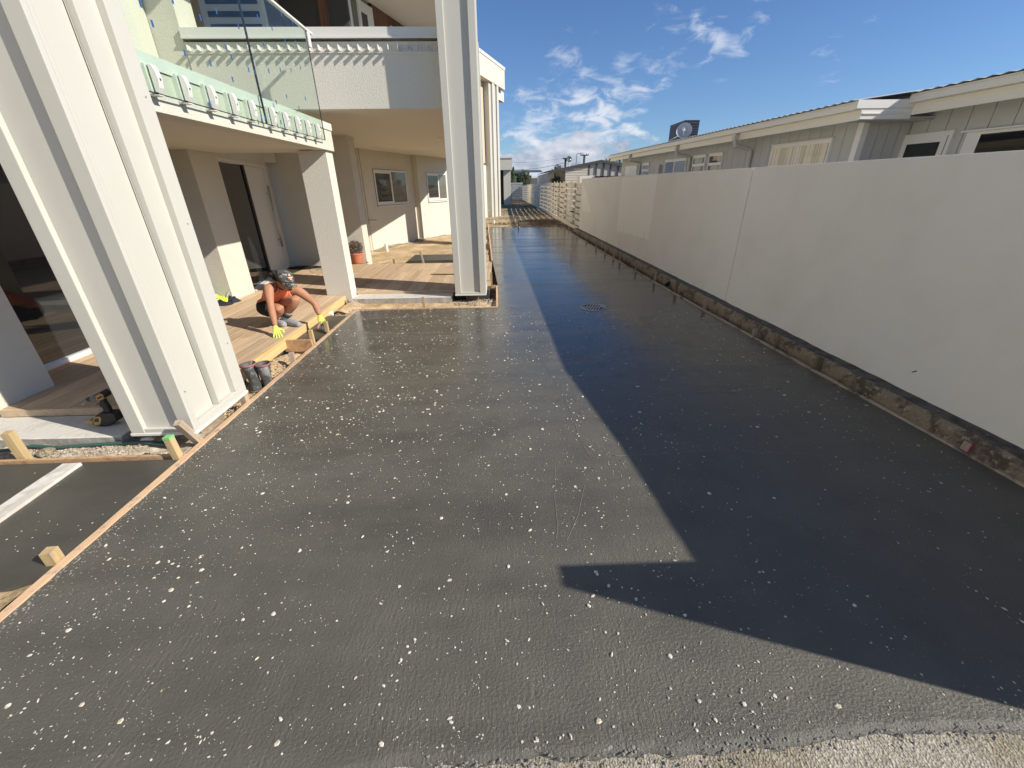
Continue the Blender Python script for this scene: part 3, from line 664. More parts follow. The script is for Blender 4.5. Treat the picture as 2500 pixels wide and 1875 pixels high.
# =================================================================== SMALL SLABS ON THE LEFT
z7 = crop(0, 850, 3.568)
m = MB(); m.prism([(-4.6, .9), (-3.2, .9), (-2.215, 1.44), (-2.215, 2.385), (-4.6, 2.37)], -.12, -.006)
sl = m.build('side_slab', MAT['wet2'], kind='structure')
sp = [(random.uniform(-3.0, -2.25), random.gauss(1.75, .12), .002 + .003*random.random()) for i in range(30)] + [(random.uniform(-3.4, -2.3), random.uniform(1.5, 2.3), .002+.004*random.random()) for i in range(18)]
stones('white_stones', MAT['pebble'], [q for q in sp if q[1] > 1.5 + max(0, -2.3 - q[0])*-.0], sl, -.006)
grid(-3.6, -2.215, .6, 1.62, 40, 30, lambda x, y: .002 + .02*nv(x, y, 0, 8) + .01*nv(x, y, 3, 22) - .06*max(0, min(1, (y - 1.36 - .04*nv(x, 0, 0, 6))/.10))).build('soil_heap', MAT['sand'], smooth=True, kind='structure')
m = MB(); m.prism([(-2.64, 4.90), (-2.24, 4.86), (-2.24, 5.90), (-2.60, 5.93)], -.10, -.012); m.build('step_slab', MAT['wet2'], kind='structure')
board_line(((-3.60, 2.405), (-2.215, 2.425)), 'form_board', MAT['formx'], .022, -.10, .008, 'pine form board across the left below the gravel strip', G1)
board_line(((-4.60, 2.39), (-3.602, 2.405)), 'form_board', MAT['formx'], .022, -.10, .008, 'form board at the far left edge of the small slab', G1)
# cement splashed plank lying across
pl = [z7(600, 985), z7(655, 1030), z7(0, 1480), z7(0, 1380)]
a0 = at_z(*z7(628, 1005), .01); a1 = at_z(*z7(-300, 1640), .01); dd = (a1 - a0).normalized(); qq = Vector((-dd.y, dd.x, 0)); L = (a1-a0).length
m = MB(); V = []; n = 20
for i in range(n+1):
    t = L*i/n; hw = .058 + .003*nv(t, 1, 1, 6)
    for s, z in ((-1, -.03), (1, -.03), (1, .014), (-1, .014)): V.append((s*hw, t, z + .002*nv(t, s, z, 9)))
m.add(V, [(0, 1, 2, 3), (4*n+3, 4*n+2, 4*n+1, 4*n)] + [(4*i+k, 4*i+4+k, 4*i+4+(k+1) % 4, 4*i+(k+1) % 4) for i in range(n) for k in range(4)])
o = m.build('plank', MAT['plank'], label='cement splashed white plank between the two small grey slabs', cat='plank'); o.location = (a0.x, a0.y, 0); o.rotation_euler = (0, 0, math.atan2(dd.y, dd.x) - math.pi/2)
# cross board in front of the worker
cb = board_line(((-2.56, 4.66), (-2.235, 4.655)), 'cross_board', MAT['formx'], .035, -.08, .06, 'short brown grained board on edge between deck and form board', None)
board_line(((-2.63, 4.86), (-2.24, 4.84)), 'cross_board', MAT['form'], .02, -.09, -.004, 'thin board closing the worker small concrete patch', None) if False else None

# =================================================================== DRAIN GRATE
MAT['castgrey'] = simple('grey_grate_metal', (.60, .58, .53), .6); MAT['hole'] = simple('drain_dark', (.004, .004, .004), 1.0, spec=0)
gr = empty('drain_grate', (1.41, 6.05, 0), 'round slotted metal drain grate set in the wet driveway', 'drain')
m = MB(); m.lathe([(.185, -.02), (.185, .009), (.168, .009), (.168, -.01)], (1.41, 6.05, 0), 36); m.build('ring', MAT['castgrey'], gr, smooth=False)
m = MB(); m.lathe([(0, .0062), (.168, .0062)], (1.41, 6.05, 0), 32); m.build('drain_hole', MAT['hole'], gr)
for i in range(8):
    x = -.147 + .042*i; h = math.sqrt(max(0, .166**2 - x*x))
    for sgn in (-1, 1):
        yy0, yy1 = (.014, h) if sgn > 0 else (-h, -.014)
        if yy1 - yy0 < .02: continue
        m = MB(); sl_ = .42; P4 = [(1.41 + x - .009 + sl_*yy0, 6.05 + yy0), (1.41 + x + .009 + sl_*yy0, 6.05 + yy0), (1.41 + x + .009 + sl_*yy1, 6.05 + yy1), (1.41 + x - .009 + sl_*yy1, 6.05 + yy1)]
        m.prism(P4, .0066, .0085); m.build('bar', MAT['castgrey'], gr)
m = MB(); m.box(1.41 - .16, 6.05 - .008, .0066, 1.41 + .16, 6.05 + .008, .0083); m.build('cross_bar', MAT['castgrey'], gr)
# =================================================================== THE WHITE HOUSE
z5 = crop(450, 350, 3.568); z1 = crop(0, 0, 3.568); z2 = crop(300, 0, 3.568); z3 = crop(700, 0, 3.568)
w1 = crop(820, 300, 4.879); w2 = crop(1040, 100, 7.542); w3 = crop(1060, 280, 8.295); w4 = crop(380, 0, 5.267); w5 = crop(0, 0, 4.88); c5 = crop(780, 0, 7.373)
house = empty('white_house', (-3, 8, 0), 'cream and white two storey house with balcony and tall clad columns on the left', 'house')
ST, SG, SM, SF = MAT['stucco'], MAT['stucco_grey'], MAT['smooth'], MAT['soffit']
def hb(name, mat, *b, bevel=0, **k): m = MB(); m.box(*b); return m.build(name, mat, house, bevel=bevel, **k)
def column(x0, x1, y0, y1, z0, z1, label, front=.095, shadowside=True):
    d = .036; e = .045; m = MB()
    m.box(x0, y0 + d, z0, x1 - e, y1, z1)                       # core
    # front face flanges
    m.box(x0, y0, z0, x0 + front, y0 + d - .0003, z1); m.box(x1 - front, y0, z0, x1, y0 + d, z1)
    m.box(x0 + front + .0003, y0 + .004, z0, x1 - front - .0003, y0 + d - .0003, z0 + .03)      # bottom web
    # driveway side: two shallow troughs
    L = y1 - y0; ya, yb, yc = y0 + .125*L, y0 + .47*L, y0 + .80*L
    m.box(x1 - e, y0 + d + .0005, z0, x1, y0 + .062, z1); m.box(x1 - e, yb, z0 + .056, x1, yb + .014, z1); m.box(x1 - e, yc, z0 + .056, x1, y1, z1)
    m.box(x1 - e, y0 + .0625, z0, x1, y1, z0 + .0555)
    o = m.build('column', SM, house, bevel=.004, label=label)
    # sealant line in the first trough
    q = MB(); q.box(x1 - e, yb - .012, z0 + .056, x1 - e + .002, yb - .006, z1); q.build('seal_line', MAT['dark_gap'], o)
    for (sy, szz) in ((y1 - .05, .45), (y1 - .05, 1.35), (y1 - .05, 2.1), (y0 + .045, .30)):
        q = MB(); q.tube([(x1 - .001, sy, z0 + szz), (x1 + .002, sy, z0 + szz)], .006, 8); q.build('screw', MAT['steel'], o)
    q = MB(); q.box(x0 - .006, y0 - .006, z0 - .022, x1 + .006, y1 + .006, z0 - .0005); q.build('base_flashing', MAT['metal_white'], o, bevel=.003)
    return o
column(-2.66, -2.21, 2.575, 3.245, .095, 6.4, 'big near column with recessed side panels')
column(-.725, -.225, 6.70, 7.34, .085, 6.4, 'tall centre column behind the sandy trench')
column(-.85, -.42, 14.3, 14.9, .05, 5.3, 'column farther along the house edge')
for (x, y) in ((-2.44, 2.9), (-.47, 7.02)):
    m = MB(); m.box(x-.10, y-.12, -.13, x+.10, y+.16, .075); m.build('footing', MAT['kerb'], house)

# portal over the entry -------------------------------------------------
PX = -2.40; PZ0, PZ1 = 2.165, 2.425
hb('fascia_beam', ST, PX-.20, 3.20, PZ0, PX, 7.05, PZ1, bevel=.004)
m = MB(); m.box(PX - .22, 3.22, PZ1 + .001, PX + .014, 7.06, PZ1 + .088); m.build('cap_flashing', MAT['metal_white'], house)
m = MB(); m.box(-6.0, 3.0, 2.175, PX - .201, 7.30, 2.40); m.build('porch_ceiling', SF, house)
m = MB(); m.box(-6.0, 3.22, 2.44, PX - .22, 6.96, 2.46); m.build('terrace_floor', MAT['slabside'], house)
# pillar carrying the portal
m = MB(); m.prism([(-2.84, 6.80), (-2.44, 6.80), (-2.44, 7.06), (-2.84, 7.06)], .0, PZ0); m.build('pillar', SG, house, bevel=.004)
# porch walls
m = MB(); m.box(-6.2, 6.59, .0, -4.236, 7.22, 2.174); m.build('wall', ST, house, bevel=.004)
m = MB(); m.prism([(-4.60, 7.22), (-4.24, 7.22), (-4.80, 9.78), (-4.70, 10.08), (-5.3, 10.2), (-5.3, 7.22)], 2.185, 2.72); m.build('wall', ST, house)
m = MB(); m.box(-5.6, 10.10, 0, -3.12, 10.50, 2.70); m.build('wall', ST, house, bevel=.004)
m = MB(); m.box(-5.6, 10.51, 0, -3.9, 13.2, 2.70); m.build('wall', ST, house)
m = MB(); m.box(-6.6, 3.0, 0, -4.045, 3.47, 2.174); m.build('wall', ST, house, bevel=.004)
m = MB(); m.box(-6.6, 2.3, 2.18, -4.045, 2.999, 5.5); m.build('wall', ST, house)
# front wing of the house, left of the photograph's frame
m = MB(); m.box(-7.5, -9, -.1, -4.5, 1.2, 5.6); m.build('wall', ST, house)
m = MB(); m.box(-4.5, -8.9, 2.5, -3.6, .6, 2.8); m.build('parapet', ST, house)
# entry door on its slanted wall
A = Vector((-4.25, 7.23, 0)); B = Vector((-4.80, 9.78, 0)); u = (B-A).normalized(); n_ = Vector((u.y, -u.x, 0)); LD = (B-A).length
def onw(t, z, off=0): return A + u*t + n_*off + Vector((0, 0, z))
def wbox(name, mat, t0, t1, z0, z1, o0, o1, par, bevel=0, **k):
    m = MB(); m.obox(onw((t0+t1)/2, (z0+z1)/2, (o0+o1)/2), u, (0, 0, 1), n_, (t1-t0)/2, (z1-z0)/2, (o1-o0)/2); return m.build(name, mat, par, bevel=bevel, **k)
wbox('wall', ST, 0, LD, 2.12, 2.72, -.12, -.001, house)
wbox('wall', ST, 2.50, LD+.1, .0, 2.12, -.12, -.001, house)
dr = wbox('entry_door', MAT['alu'], 1.32, 2.44, .10, 2.07, -.07, -.03, house, bevel=.003)
wbox('door_frame', MAT['alu'], 2.452, 2.50, .08, 2.12, -.08, .004, house); wbox('door_frame', MAT['alu'], 0, 2.452, 2.075, 2.12, -.08, .004, house)
wbox('sidelight', MAT['pane'], .02, 1.22, .12, 2.07, -.07, -.055, house); wbox('door_frame', MAT['rubber'], 1.225, 1.315, .08, 2.072, -.075, -.035, house)
wbox('door_sill', MAT['metal_white'], .0, 2.45, .075, .10, -.07, .03, house)
for q in (.06,):
    m = MB(); a, b = onw(2.30, .55, .03), onw(2.30, 1.75, .03); m.tube([a, b], .022, 10); m.tube([onw(2.30, .7, -.03), onw(2.30, .7, .03)], .01, 6); m.tube([onw(2.30, 1.6, -.03), onw(2.30, 1.6, .03)], .01, 6)
    m.build('door_handle', MAT['steel'], dr, smooth=True)
# sliding door behind the near column
gx = -4.46
m = MB(); m.box(gx-.03, 3.40, .14, gx-.02, 6.55, 2.16); m.build('sliding_door_glass', MAT['pane'], house)
m = MB(); m.box(gx-.06, 3.38, .055, gx+.02, 6.58, .13); m.build('door_sill', MAT['metal_white'], house, bevel=.003)
m = MB(); m.box(gx-.05, 5.2, .13, gx+.005, 5.26, 2.17); m.build('door_frame', MAT['alu'], house)

# ceiling over the lower porch, balcony beam above ----------------------
BY = 6.98; SZ = 2.685
m = MB(); m.prism([(-5.6, 7.31), (-.55, 7.31), (-.55, 15.0), (-1.9, 19.5), (-5.6, 19.5)], SZ, SZ + .2); m.build('porch_ceiling', SF, house)
m = MB(); m.box(-4.10, BY, SZ - .004, -.235, BY+.33, 3.44); m.build('parapet', SG, house, bevel=.004)
m = MB(); m.box(-.75, 7.35, SZ - .004, -.55, 14.29, 3.44); m.build('parapet', ST, house, bevel=.004)
m = MB(); m.box(-4.10, BY-.035, 3.475, -.73, BY+.36, 3.585); m.box(-4.10, BY-.052, 3.462, -.73, BY-.0355, 3.485); m.build('parapet_cap', MAT['metal_white'], house, bevel=.002)
m = MB(); m.box(-4.10, BY - .012, 3.315, -.73, BY - .0008, 3.325); m.build('ledge_strip', MAT['metal_white'], house)
br = None
for i in range(26):
    x = -4.03 + i*.131
    if br is None:
        m = MB(); m.box(x-.004, BY-.088, 3.338, x, BY-.001, 3.392); m.box(x+.0001, BY - .008, 3.331, x + .03, BY-.0015, 3.385)
        br = m.build('bracket', MAT['metal_white'], house); bx = x
    else:
        o = inst(br, 'bracket', (0, 0, 0), house); o.location = (x - bx, 0, 0)
# walls above the portal
m = MB(); m.box(-5.6, 3.4, 2.46, -4.485, 6.985, 5.09); m.build('wall', ST, house)
m = MB(); m.box(-4.484, 6.99, 2.46, -4.11, 7.4, 5.09); m.build('wall', ST, house)
# upper floor: louvred window wall, openings and slanted timber wall
m = MB(); m.box(-7.5, 9.2, 2.9, -4.9, 9.5, 5.6); m.build('timber_wall', MAT['cedar_pale'], house)
win = hb('louvre_window', MAT['metal_white'], -4.895, 9.05, 2.9, -3.86, 9.16, 5.5)
def hsub(name, mat, par, *b): m = MB(); m.box(*b); return m.build(name, mat, par)
for i in range(9):
    z = 3.95 + .0 + i*.17 - .34
    hsub('pane', MAT['pane'], win, -4.78, 9.035, z + .01, -3.93, 9.049, z + .085)
hsub('dark_opening_wall', MAT['dark_gap'], house, -3.80, 9.6, 2.9, -2.6, 9.7, 5.6)
hb('timber_wall', MAT['cedar'], -3.10, 9.55, 2.9, -2.98, 9.75, 5.6) 
P0 = at_z(*c5(1605, 520), 5.1); ud = Vector((.30, .954, 0)).normalized(); nn = Vector((ud.y, -ud.x, 0))
def U(x, y): return (at_p(*c5(x, y), P0, nn) - P0).dot(ud)
def ubox(name, mat, t0, t1, z0, z1, o0, o1, par, **k):
    m = MB(); m.obox(P0*1.0 - Vector((0, 0, P0.z)) + ud*(t0+t1)/2 + nn*(o0+o1)/2 + Vector((0, 0, (z0+z1)/2)), ud, (0, 0, 1), nn, abs(t1-t0)/2, (z1-z0)/2, (o1-o0)/2); return m.build(name, mat, par, **k)
t_dark, t_a, t_b, t_c, t_d, t_e = U(180, 510), U(300, 510), U(590, 510), U(740, 510), U(900, 510), U(985, 510)
ubox('timber_wall', MAT['cedar'], t_dark, t_a, 2.9, 5.6, -.10, -.005, house)
for (a, b, z1_, z0_) in ((t_a, t_b, 5.5, 2.9), (t_b, t_c, 5.5, 2.9)):
    w_ = ubox('window', MAT['alu'], a, b, z0_, z1_, -.10, 0, house); ubox('pane', MAT['pane_grey'], a+.07, b-.04, z0_+.05, z1_-.05, -.001, .006, w_)
w_ = ubox('window', MAT['alu'], t_c, t_e, 2.9, 5.02, -.10, .01, house); ubox('pane', MAT['pane'], t_c+.08, t_d - .05, 2.95, 4.84, .009, .016, w_)
# individual cedar boards of the slanted wall
nb = 22; bw = (3.2 - t_e)/nb
for i in range(nb):
    ubox('cladding_board', MAT['cedar'], t_e + i*bw + .004, t_e + (i+1)*bw - .004, 2.9, 5.6, -.06, -.01 - .006*random.random(), house)
ubox('dark_gap', MAT['dark_gap'], t_e, 3.2, 2.9, 5.6, -.09, -.062, house)
ubox('vent_panel', MAT['alu'], U(1285, 520), U(1450, 520)+.3, 2.9, 4.93, -.01, .02, house)
# roof overhang: soffit panels and brown fascia; middle step added to shade the timber
m = MB(); m.prism([(-9, 6.27), (-2.45, 6.27), (-2.45, 7.6), (-1.6, 7.6), (-1.6, 10.72), (-.60, 10.72), (-.60, 17.5), (-9, 17.5)], 5.10, 5.16); m.build('roof_soffit', SF, house)
m = MB(); m.prism([(-9, 6.28), (-2.46, 6.28), (-2.46, 7.61), (-1.61, 7.61), (-1.61, 10.73), (-.61, 10.73), (-.61, 17.5), (-9, 17.5)], 5.162, 5.6); m.build('roof_fascia', MAT['cedar'], house)
hb('roof_fascia', MAT['cedar'], -1.59, 10.2, 5.165, -.60, 10.719, 5.62)  # dark timber colour stands in for a shaded recess

# window wall at the back of the porch (slanted) ------------------------
Wd = Vector((.339, .941, 0)).normalized(); Wn = Vector((Wd.y, -Wd.x, 0)); W1 = Vector((-3.83, 13.23, 0))
def WT(p): return (at_p(p[0], p[1], W1, Wn) - W1).dot(Wd), at_p(p[0], p[1], W1, Wn).z
def wb(name, mat, t0, t1, z0, z1, o0, o1, par, **k):
    m = MB(); m.obox(W1 + Wd*(t0+t1)/2 + Wn*(o0+o1)/2 + Vector((0, 0, (z0+z1)/2)), Wd, (0, 0, 1), Wn, abs(t1-t0)/2, (z1-z0)/2, (o1-o0)/2); return m.build(name, mat, par, **k)
wb('wall', ST, 0, 2.80, -.05, SZ, -.25, -.001, house, bevel=.004)
wb('wall', ST, 2.801, 6.4, -.05, SZ, -.25, .19, house, bevel=.004)
m = MB(); m.box(-4.2, 13.12, -.05, -3.86, 13.3, SZ); m.build('wall', ST, house)
def window2(t0, t1, z0, z1, off, split, label=None, pm='pane'):
    fr = wb('window', MAT['dark_gap'], t0-.012, t1+.012, z0-.012, z1+.012, off-.04, off+.004, house, label=label)
    wb('frame', MAT['alu'], t0, t1, z1-.05, z1, off+.003, off+.022, fr); wb('frame', MAT['alu'], t0, t1, z0, z0+.06, off+.003, off+.022, fr)
    wb('frame', MAT['alu'], t0, t0+.05, z0+.06, z1-.05, off+.003, off+.022, fr); wb('frame', MAT['alu'], t1-.05, t1, z0+.06, z1-.05, off+.003, off+.022, fr)
    wb('frame', MAT['alu'], split-.035, split+.035, z0+.06, z1-.05, off+.003, off+.026, fr)
    wb('pane', MAT['pane'], t0+.05, split-.035, z0+.10, z1-.10, off+.0045, off+.008, fr); wb('frame', MAT['alu'], t0+.051, split-.036, z1-.099, z1-.051, off+.004, off+.018, fr); wb('frame', MAT['alu'], t0+.051, split-.036, z0+.061, z0+.099, off+.004, off+.018, fr)
    wb('pane', MAT[pm], split+.035, t1-.05, z0+.06, z1-.05, off+.0045, off+.010, fr)
    wb('sill', MAT['alu'], t0-.02, t1+.02, z0-.05, z0-.013, off+.001, off+.045, fr)
    return fr
ta, zt = WT(w1(437, 552)); tb, _ = WT(w1(820, 575)); _, zb = WT(w1(500, 985)); ts, _ = WT(w1(640, 600))
window2(ta, tb, zb, zt, 0, ts, 'sliding window nearer the entry', 'pane_grey')
p2 = W1 + Wn*.19
def WT2(p): q = at_p(p[0], p[1], p2, Wn); return (q - p2).dot(Wd), q.z
ta, zt = WT2(w1(1070, 590)); ts, _ = WT2(w1(1205, 600)); _, zb = WT2(w1(1100, 930)); 
window2(ta, ta + 1.55, zb, zt, .19, ts, 'sliding window partly hidden by the centre column', 'pane_grey')
m = MB(); a = W1 + Wn*.02 + Vector((0, 0, 0)); t, z = WT(w1(370, 1160)); m.tube([at_y(*w1(335, 1162), 13.1), at_y(*w1(490, 1155), 13.35)], .012, 6); m.build('water_pipe', MAT['slabside'], house, smooth=True)
t, z = WT2(w1(1010, 1082)); m = MB(); m.tube([at_y(*w1(975, 1083), 15.85), at_y(*w1(1075, 1080), 16.0)], .014, 6); m.build('water_pipe', MAT['metal_white'], house, smooth=True)
m = MB(); pp = at_z(*w1(1235, 175), SZ - .002); m.lathe([(0, 0), (.05, 0), (.055, .004)], pp, 14, (0, 0, -1)); m.build('downlight', MAT['steel'], house)

# rear wing --------------------------------------------------------------
RA = at_z(*rk(180, 125), 0.02); 
def RP(p): q = at_p(p[0], p[1], RA, Wn); return (q - RA).dot(Wd), q.z
wing = empty('rear_wing', (RA.x, RA.y, 0), 'tall rear wing of the house with pale timber cladding and a deep white roof fascia', 'house')
def rb(name, mat, t0, t1, z0, z1, o0, o1, par=None, **k):
    m = MB(); m.obox(Vector((RA.x, RA.y, 0)) + Wd*(t0+t1)/2 + Wn*(o0+o1)/2 + Vector((0, 0, (z0+z1)/2)), Wd, (0, 0, 1), Wn, abs(t1-t0)/2, (z1-z0)/2, (o1-o0)/2); return m.build(name, mat, par or wing, **k)
tf1, zf1_ = RP(w2(1445, 490)); _, zf0 = RP(w2(1445, 900)); tt, ztb = RP(w3(1175, 980)); _, zpt = RP(w3(1000, 1075)); tp, _ = RP(w3(1110, 1080))
ts0, _ = RP(w2(1225, 860)); ts1, _ = RP(w2(1345, 1000))
rb('roof_fascia', MAT['stucco'], -7, tf1, zf0, zf1_ - .14, -3.5, .0, bevel=.004); rb('fascia_cap', MAT['metal_white'], -7, tf1 + .02, zf1_ - .138, zf1_, -3.5, .03)
rb('wall', MAT['stucco'], -7, ts0 - .002, .0, ztb - .1, -3.4, -.42); 
rb('wall', MAT['cedar_pale'], -7, tt - .03, ztb, zf0 - .002, -3.4, -.46)
nb = 16
for i in range(nb):
    a = tt - 2.2 + i*2.2/nb; rb('cladding_board', MAT['cedar_pale'], a + .006, a + 2.2/nb - .006, ztb, zf0 - .003, -.455, -.42)
rb('wall_panel', MAT['smooth'], -5, tp - .05, .02, zpt, -.418, -.35, bevel=.004); rb('lintel', MAT['smooth'], -5, tp + .05, zpt + .03, zpt + .30, -.418, -.33)
for i, (a, b) in enumerate(((0, .34), (.40, .62), (.68, .98))):
    L_ = ts1 - ts0; rb('corner_trim', MAT['smooth'], ts0 + a*L_, ts0 + b*L_, .05, zf0 - .004, -.6, -.02 if i != 1 else -.08)
rb('corner_core', MAT['smooth'], ts0 - .3, ts1 - .03, .05, zf0 - .003, -3.4, -.12)
rb('rear_fascia', MAT['stucco'], tf1 - .6, tf1 + .55, zf0 - .50, zf0 - .02, -3.0, -.25)
m = MB(); p_ = at_p(*rk(160, 50), RA - Wn*.35, Wn); m.lathe([(0, .05), (.05, .05), (.06, 0)], p_, 10, tuple(Wn)); m.build('tap_box', MAT['alu'], wing)
# far single storey block
fy = at_z(*bg2(222, 1085), .16).y; fy = 43.0
far = empty('far_block', (.6, fy, .1), 'pale flat roofed single storey block beyond the rear wing', 'house')
a = at_y(*bg(155, 605), fy); b = at_y(*bg(378, 600), fy); c_ = at_y(*bg(375, 845), fy); d2 = at_y(*bg(215, 900), fy + .3); e2 = at_y(*bg(345, 900), fy + .3)
m = MB(); m.box(-2, fy, c_.z, b.x - .05, fy + 6, a.z - .15); m.build('parapet', MAT['stucco'], far)
m = MB(); m.box(-2, fy - .06, a.z - .148, b.x, fy + 6, a.z); m.build('parapet_cap', MAT['metal_white'], far)
m = MB(); m.box(d2.x, fy + .3, -.05, e2.x, fy + 5.5, c_.z - .01); m.build('wall', MAT['stucco'], far)
m = MB(); m.box(-1.5, fy + 1.2, -.05, d2.x - .02, fy + 5, c_.z - .02); m.build('dark_doorway', MAT['dark_gap'], far)

# =================================================================== GLASS BALUSTRADE
GX = -2.355
bal = empty('glass_balustrade', (GX, 5, 2.27), 'frameless glass balustrade clamped along the roof edge of the entry portal', 'balustrade')
m = MB(); m.box(GX-.006, 3.30, 2.275, GX+.006, 5.030, 3.455); m.build('glass_panel', MAT['glass'], bal)
m = MB(); m.box(GX-.006, 5.046, 2.275, GX+.006, 6.62, 3.455); m.build('glass_panel', MAT['glass'], bal)
MAT['edge'] = simple('dark_glass_edge', (.015, .03, .06), .2)
m = MB(); m.box(GX-.0075, 5.030, 2.275, GX+.0075, 5.0455, 3.455); m.build('panel_joint', MAT['edge'], bal)
m = MB(); m.box(GX-.0065, 6.6202, 2.275, GX+.0065, 6.6235, 3.455); m.build('panel_edge', MAT['edge'], bal)
m = MB(); m.box(GX-.0065, 3.30, 2.268, GX+.0065, 6.62, 2.2745); m.build('panel_edge', MAT['edge'], bal)
m = MB(); m.box(GX-.022, 3.30, 3.458, GX+.022, 6.80, 3.482); m.build('handrail', MAT['metal_white'], bal, bevel=.004)
m = MB(); m.box(GX-.02, 6.628, 3.30, GX+.02, 6.70, 3.457); m.build('rail_post', MAT['metal_white'], bal, bevel=.003)
ck = [3.53, 3.83, 4.15, 4.46, 4.77, 5.16, 5.46, 5.76, 6.05, 6.36]; cl = None
for y in ck:
    if cl is None:
        m = MB(); pr = [(0, -.075), (.020, -.080), (.036, -.05), (.044, 0), (.038, .045), (.024, .08), (0, .09)]
        m.extrude([(GX + .008 + a, y - .022, 2.352 + b) for a, b in pr], (0, .044, 0)); m.box(GX - .046, y-.03, 2.262, GX - .0075, y+.03, 2.44); m.box(GX-.044, y-.028, 2.255, GX+.03, y+.028, 2.2615)
        cl = m.build('clamp', MAT['metal_white'], bal, bevel=.002); cy = y
        q = MB(); q.lathe([(0, .052), (.009, .052), (.010, .040)], (GX, y, 2.352), 10, (1, 0, 0)); cb2 = q.build('bolt', MAT['dark_gap'], cl)
    else:
        o = inst(cl, 'clamp', (0, 0, 0), bal); o.location = (0, y - cy, 0); o2 = cb2.copy(); COL.objects.link(o2); o2.parent = o
MAT['tape'] = simple('blue_masking_tape', (.025, .09, .27), .6)
tp_ = [w4(*q) for q in ((375, 682), (905, 610), (705, 815), (975, 735), (1195, 895), (1275, 930), (1455, 910), (990, 1020), (1385, 560), (1665, 530), (1795, 550), (1605, 900), (1740, 905), (1860, 870), (1685, 1240), (1925, 1265), (1550, 1315), (1845, 1385), (1405, 1508), (1360, 1510), (1610, 1570), (780, 140), (1310, 215), (1065, 340), (1170, 425), (1495, 360), (575, 225), (1615, 180), (1760, 300), (700, 1330))] + [w5(1815, 280), w5(1672, 45), w5(2055, 5)]
for x, y in tp_:
    p = at_x(x, y, GX + .0068)
    if not (3.32 < p.y < 6.6 and p.z < 3.44): continue
    m = MB(); m.box(GX+.0062, p.y-.010, p.z-.020, GX+.0075, p.y+.010, p.z+.020); m.build('tape', MAT['tape'], bal)

# =================================================================== DECKS
def deck(name, poly, ztop, edge, label, y0, y1, x0, x1, clip):
    root = empty(name, ((x0+x1)/2, (y0+y1)/2, ztop), label, 'deck'); bw = .137; x = x0; i = 0; th = .022
    while x < x1:
        xa, xb = x + .0015, min(x + bw, x1) - .0015
        segs = clip((xa+xb)/2)
        for (a, b) in segs:
            yj = a
            while yj < b - .02:
                ye = min(b, yj + (1.3 + 2.0*random.random()) if yj > a else yj + .4 + 2.6*random.random())
                if b - ye < .35: ye = b
                m = MB(); cx, cy_ = (xa+xb)/2, (yj+ye)/2; hx, hy = (xb-xa)/2, (ye-yj)/2 - .001
                m.box(-hx, -hy, -th, hx, hy, 0)
                o = m.build('board', MAT['deck'], None, bevel=.0025); o.parent = root; o.location = Vector((cx, cy_, ztop + random.uniform(-.0008, .0008))) - root.location
                yj = ye
        x += bw; i += 1
    return root
DZ = .085
d1 = deck('timber_deck', None, DZ, None, 'entry timber deck of long boards under the portal where the worker crouches', 3.1, 10, -4.75, -2.565,
     lambda x: ([(3.48, 6.58), (7.23, 9.9)] if x < -4.24 else [(3.48, 9.9)] if x < -4.045 else [(3.03, 6.79), (7.07, 9.9)] if x > -2.86 else [(3.03, 9.9)]))
for (a, b, c, d, zb_, zt_) in ((-2.563, 3.30, -2.535, 6.78, -.035, DZ-.001),):
    m = MB(); m.box(a, b, zb_, c, d, zt_); o = m.build('edge_board', MAT['deckedge'], d1, bevel=.003)
m = MB(); m.box(-4.06, 3.0, .022, -2.72, 3.028, DZ-.001); m.build('edge_board', MAT['deck'], d1, bevel=.002)
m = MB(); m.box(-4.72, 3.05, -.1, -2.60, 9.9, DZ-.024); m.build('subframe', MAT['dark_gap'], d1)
d2_ = deck('timber_deck', None, DZ, None, 'rear timber deck behind the concrete lip between pillar and centre column', 7, 10, -2.43, -.16,
     lambda x: [(7.06 if x < -.74 else 7.36, 9.9)])
m = MB(); m.box(-2.43, 7.03, .045, -.74, 7.058, DZ-.001); m.build('edge_board', MAT['deck'], d2_, bevel=.002)
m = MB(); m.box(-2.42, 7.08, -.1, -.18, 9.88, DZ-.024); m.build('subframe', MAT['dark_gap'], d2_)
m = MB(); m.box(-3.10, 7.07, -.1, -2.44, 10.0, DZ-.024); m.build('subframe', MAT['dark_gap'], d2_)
for i, x in enumerate((-2.50,)):
    m = MB(); m.box(-.0625, -1.41, -.022, .0625, 1.41, 0); o = m.build('board', MAT['deck'], None, bevel=.0025); o.parent = d2_; o.location = Vector((x, 8.49, DZ)) - d2_.location
# concrete lip and step slab
def roughbox(name, x0, x1, y0, y1, z0, z1, mats, label, cat, amp=.006, nx=40):
    m = MB(); V = []
    for i in range(nx+1):
        x = x0 + (x1-x0)*i/nx; e = amp*nv(x, y0, 0, 6) + amp*.6*nv(x, y0, 2, 25)
        V += [(x, y0 + .004, z0), (x, y0 + e, (z0+z1)/2), (x, y0 + e*1.3, z1 - .006), (x, y0 + .008 + e, z1 + .001*nv(x, 5, 1, 9)), (x, y1, z1), (x, y1, z0)]
    for i in range(nx):
        for k in range(5): m.f.append((6*i+k, 6*i+k+1, 6*i+7+k, 6*i+6+k)); m.m.append(1 if k < 2 else 0)
    m.v = V; m.f += [tuple(range(6)), tuple(range(6*nx+5, 6*nx-1, -1))]; m.m += [1, 1]
    return m.build(name, mats, label=label, cat=cat)
roughbox('concrete_lip', -2.41, -.79, 6.72, 7.07, -.12, .043, [MAT['slab'], MAT['slabside']], 'pale concrete foundation lip in front of the rear deck', 'concrete step')
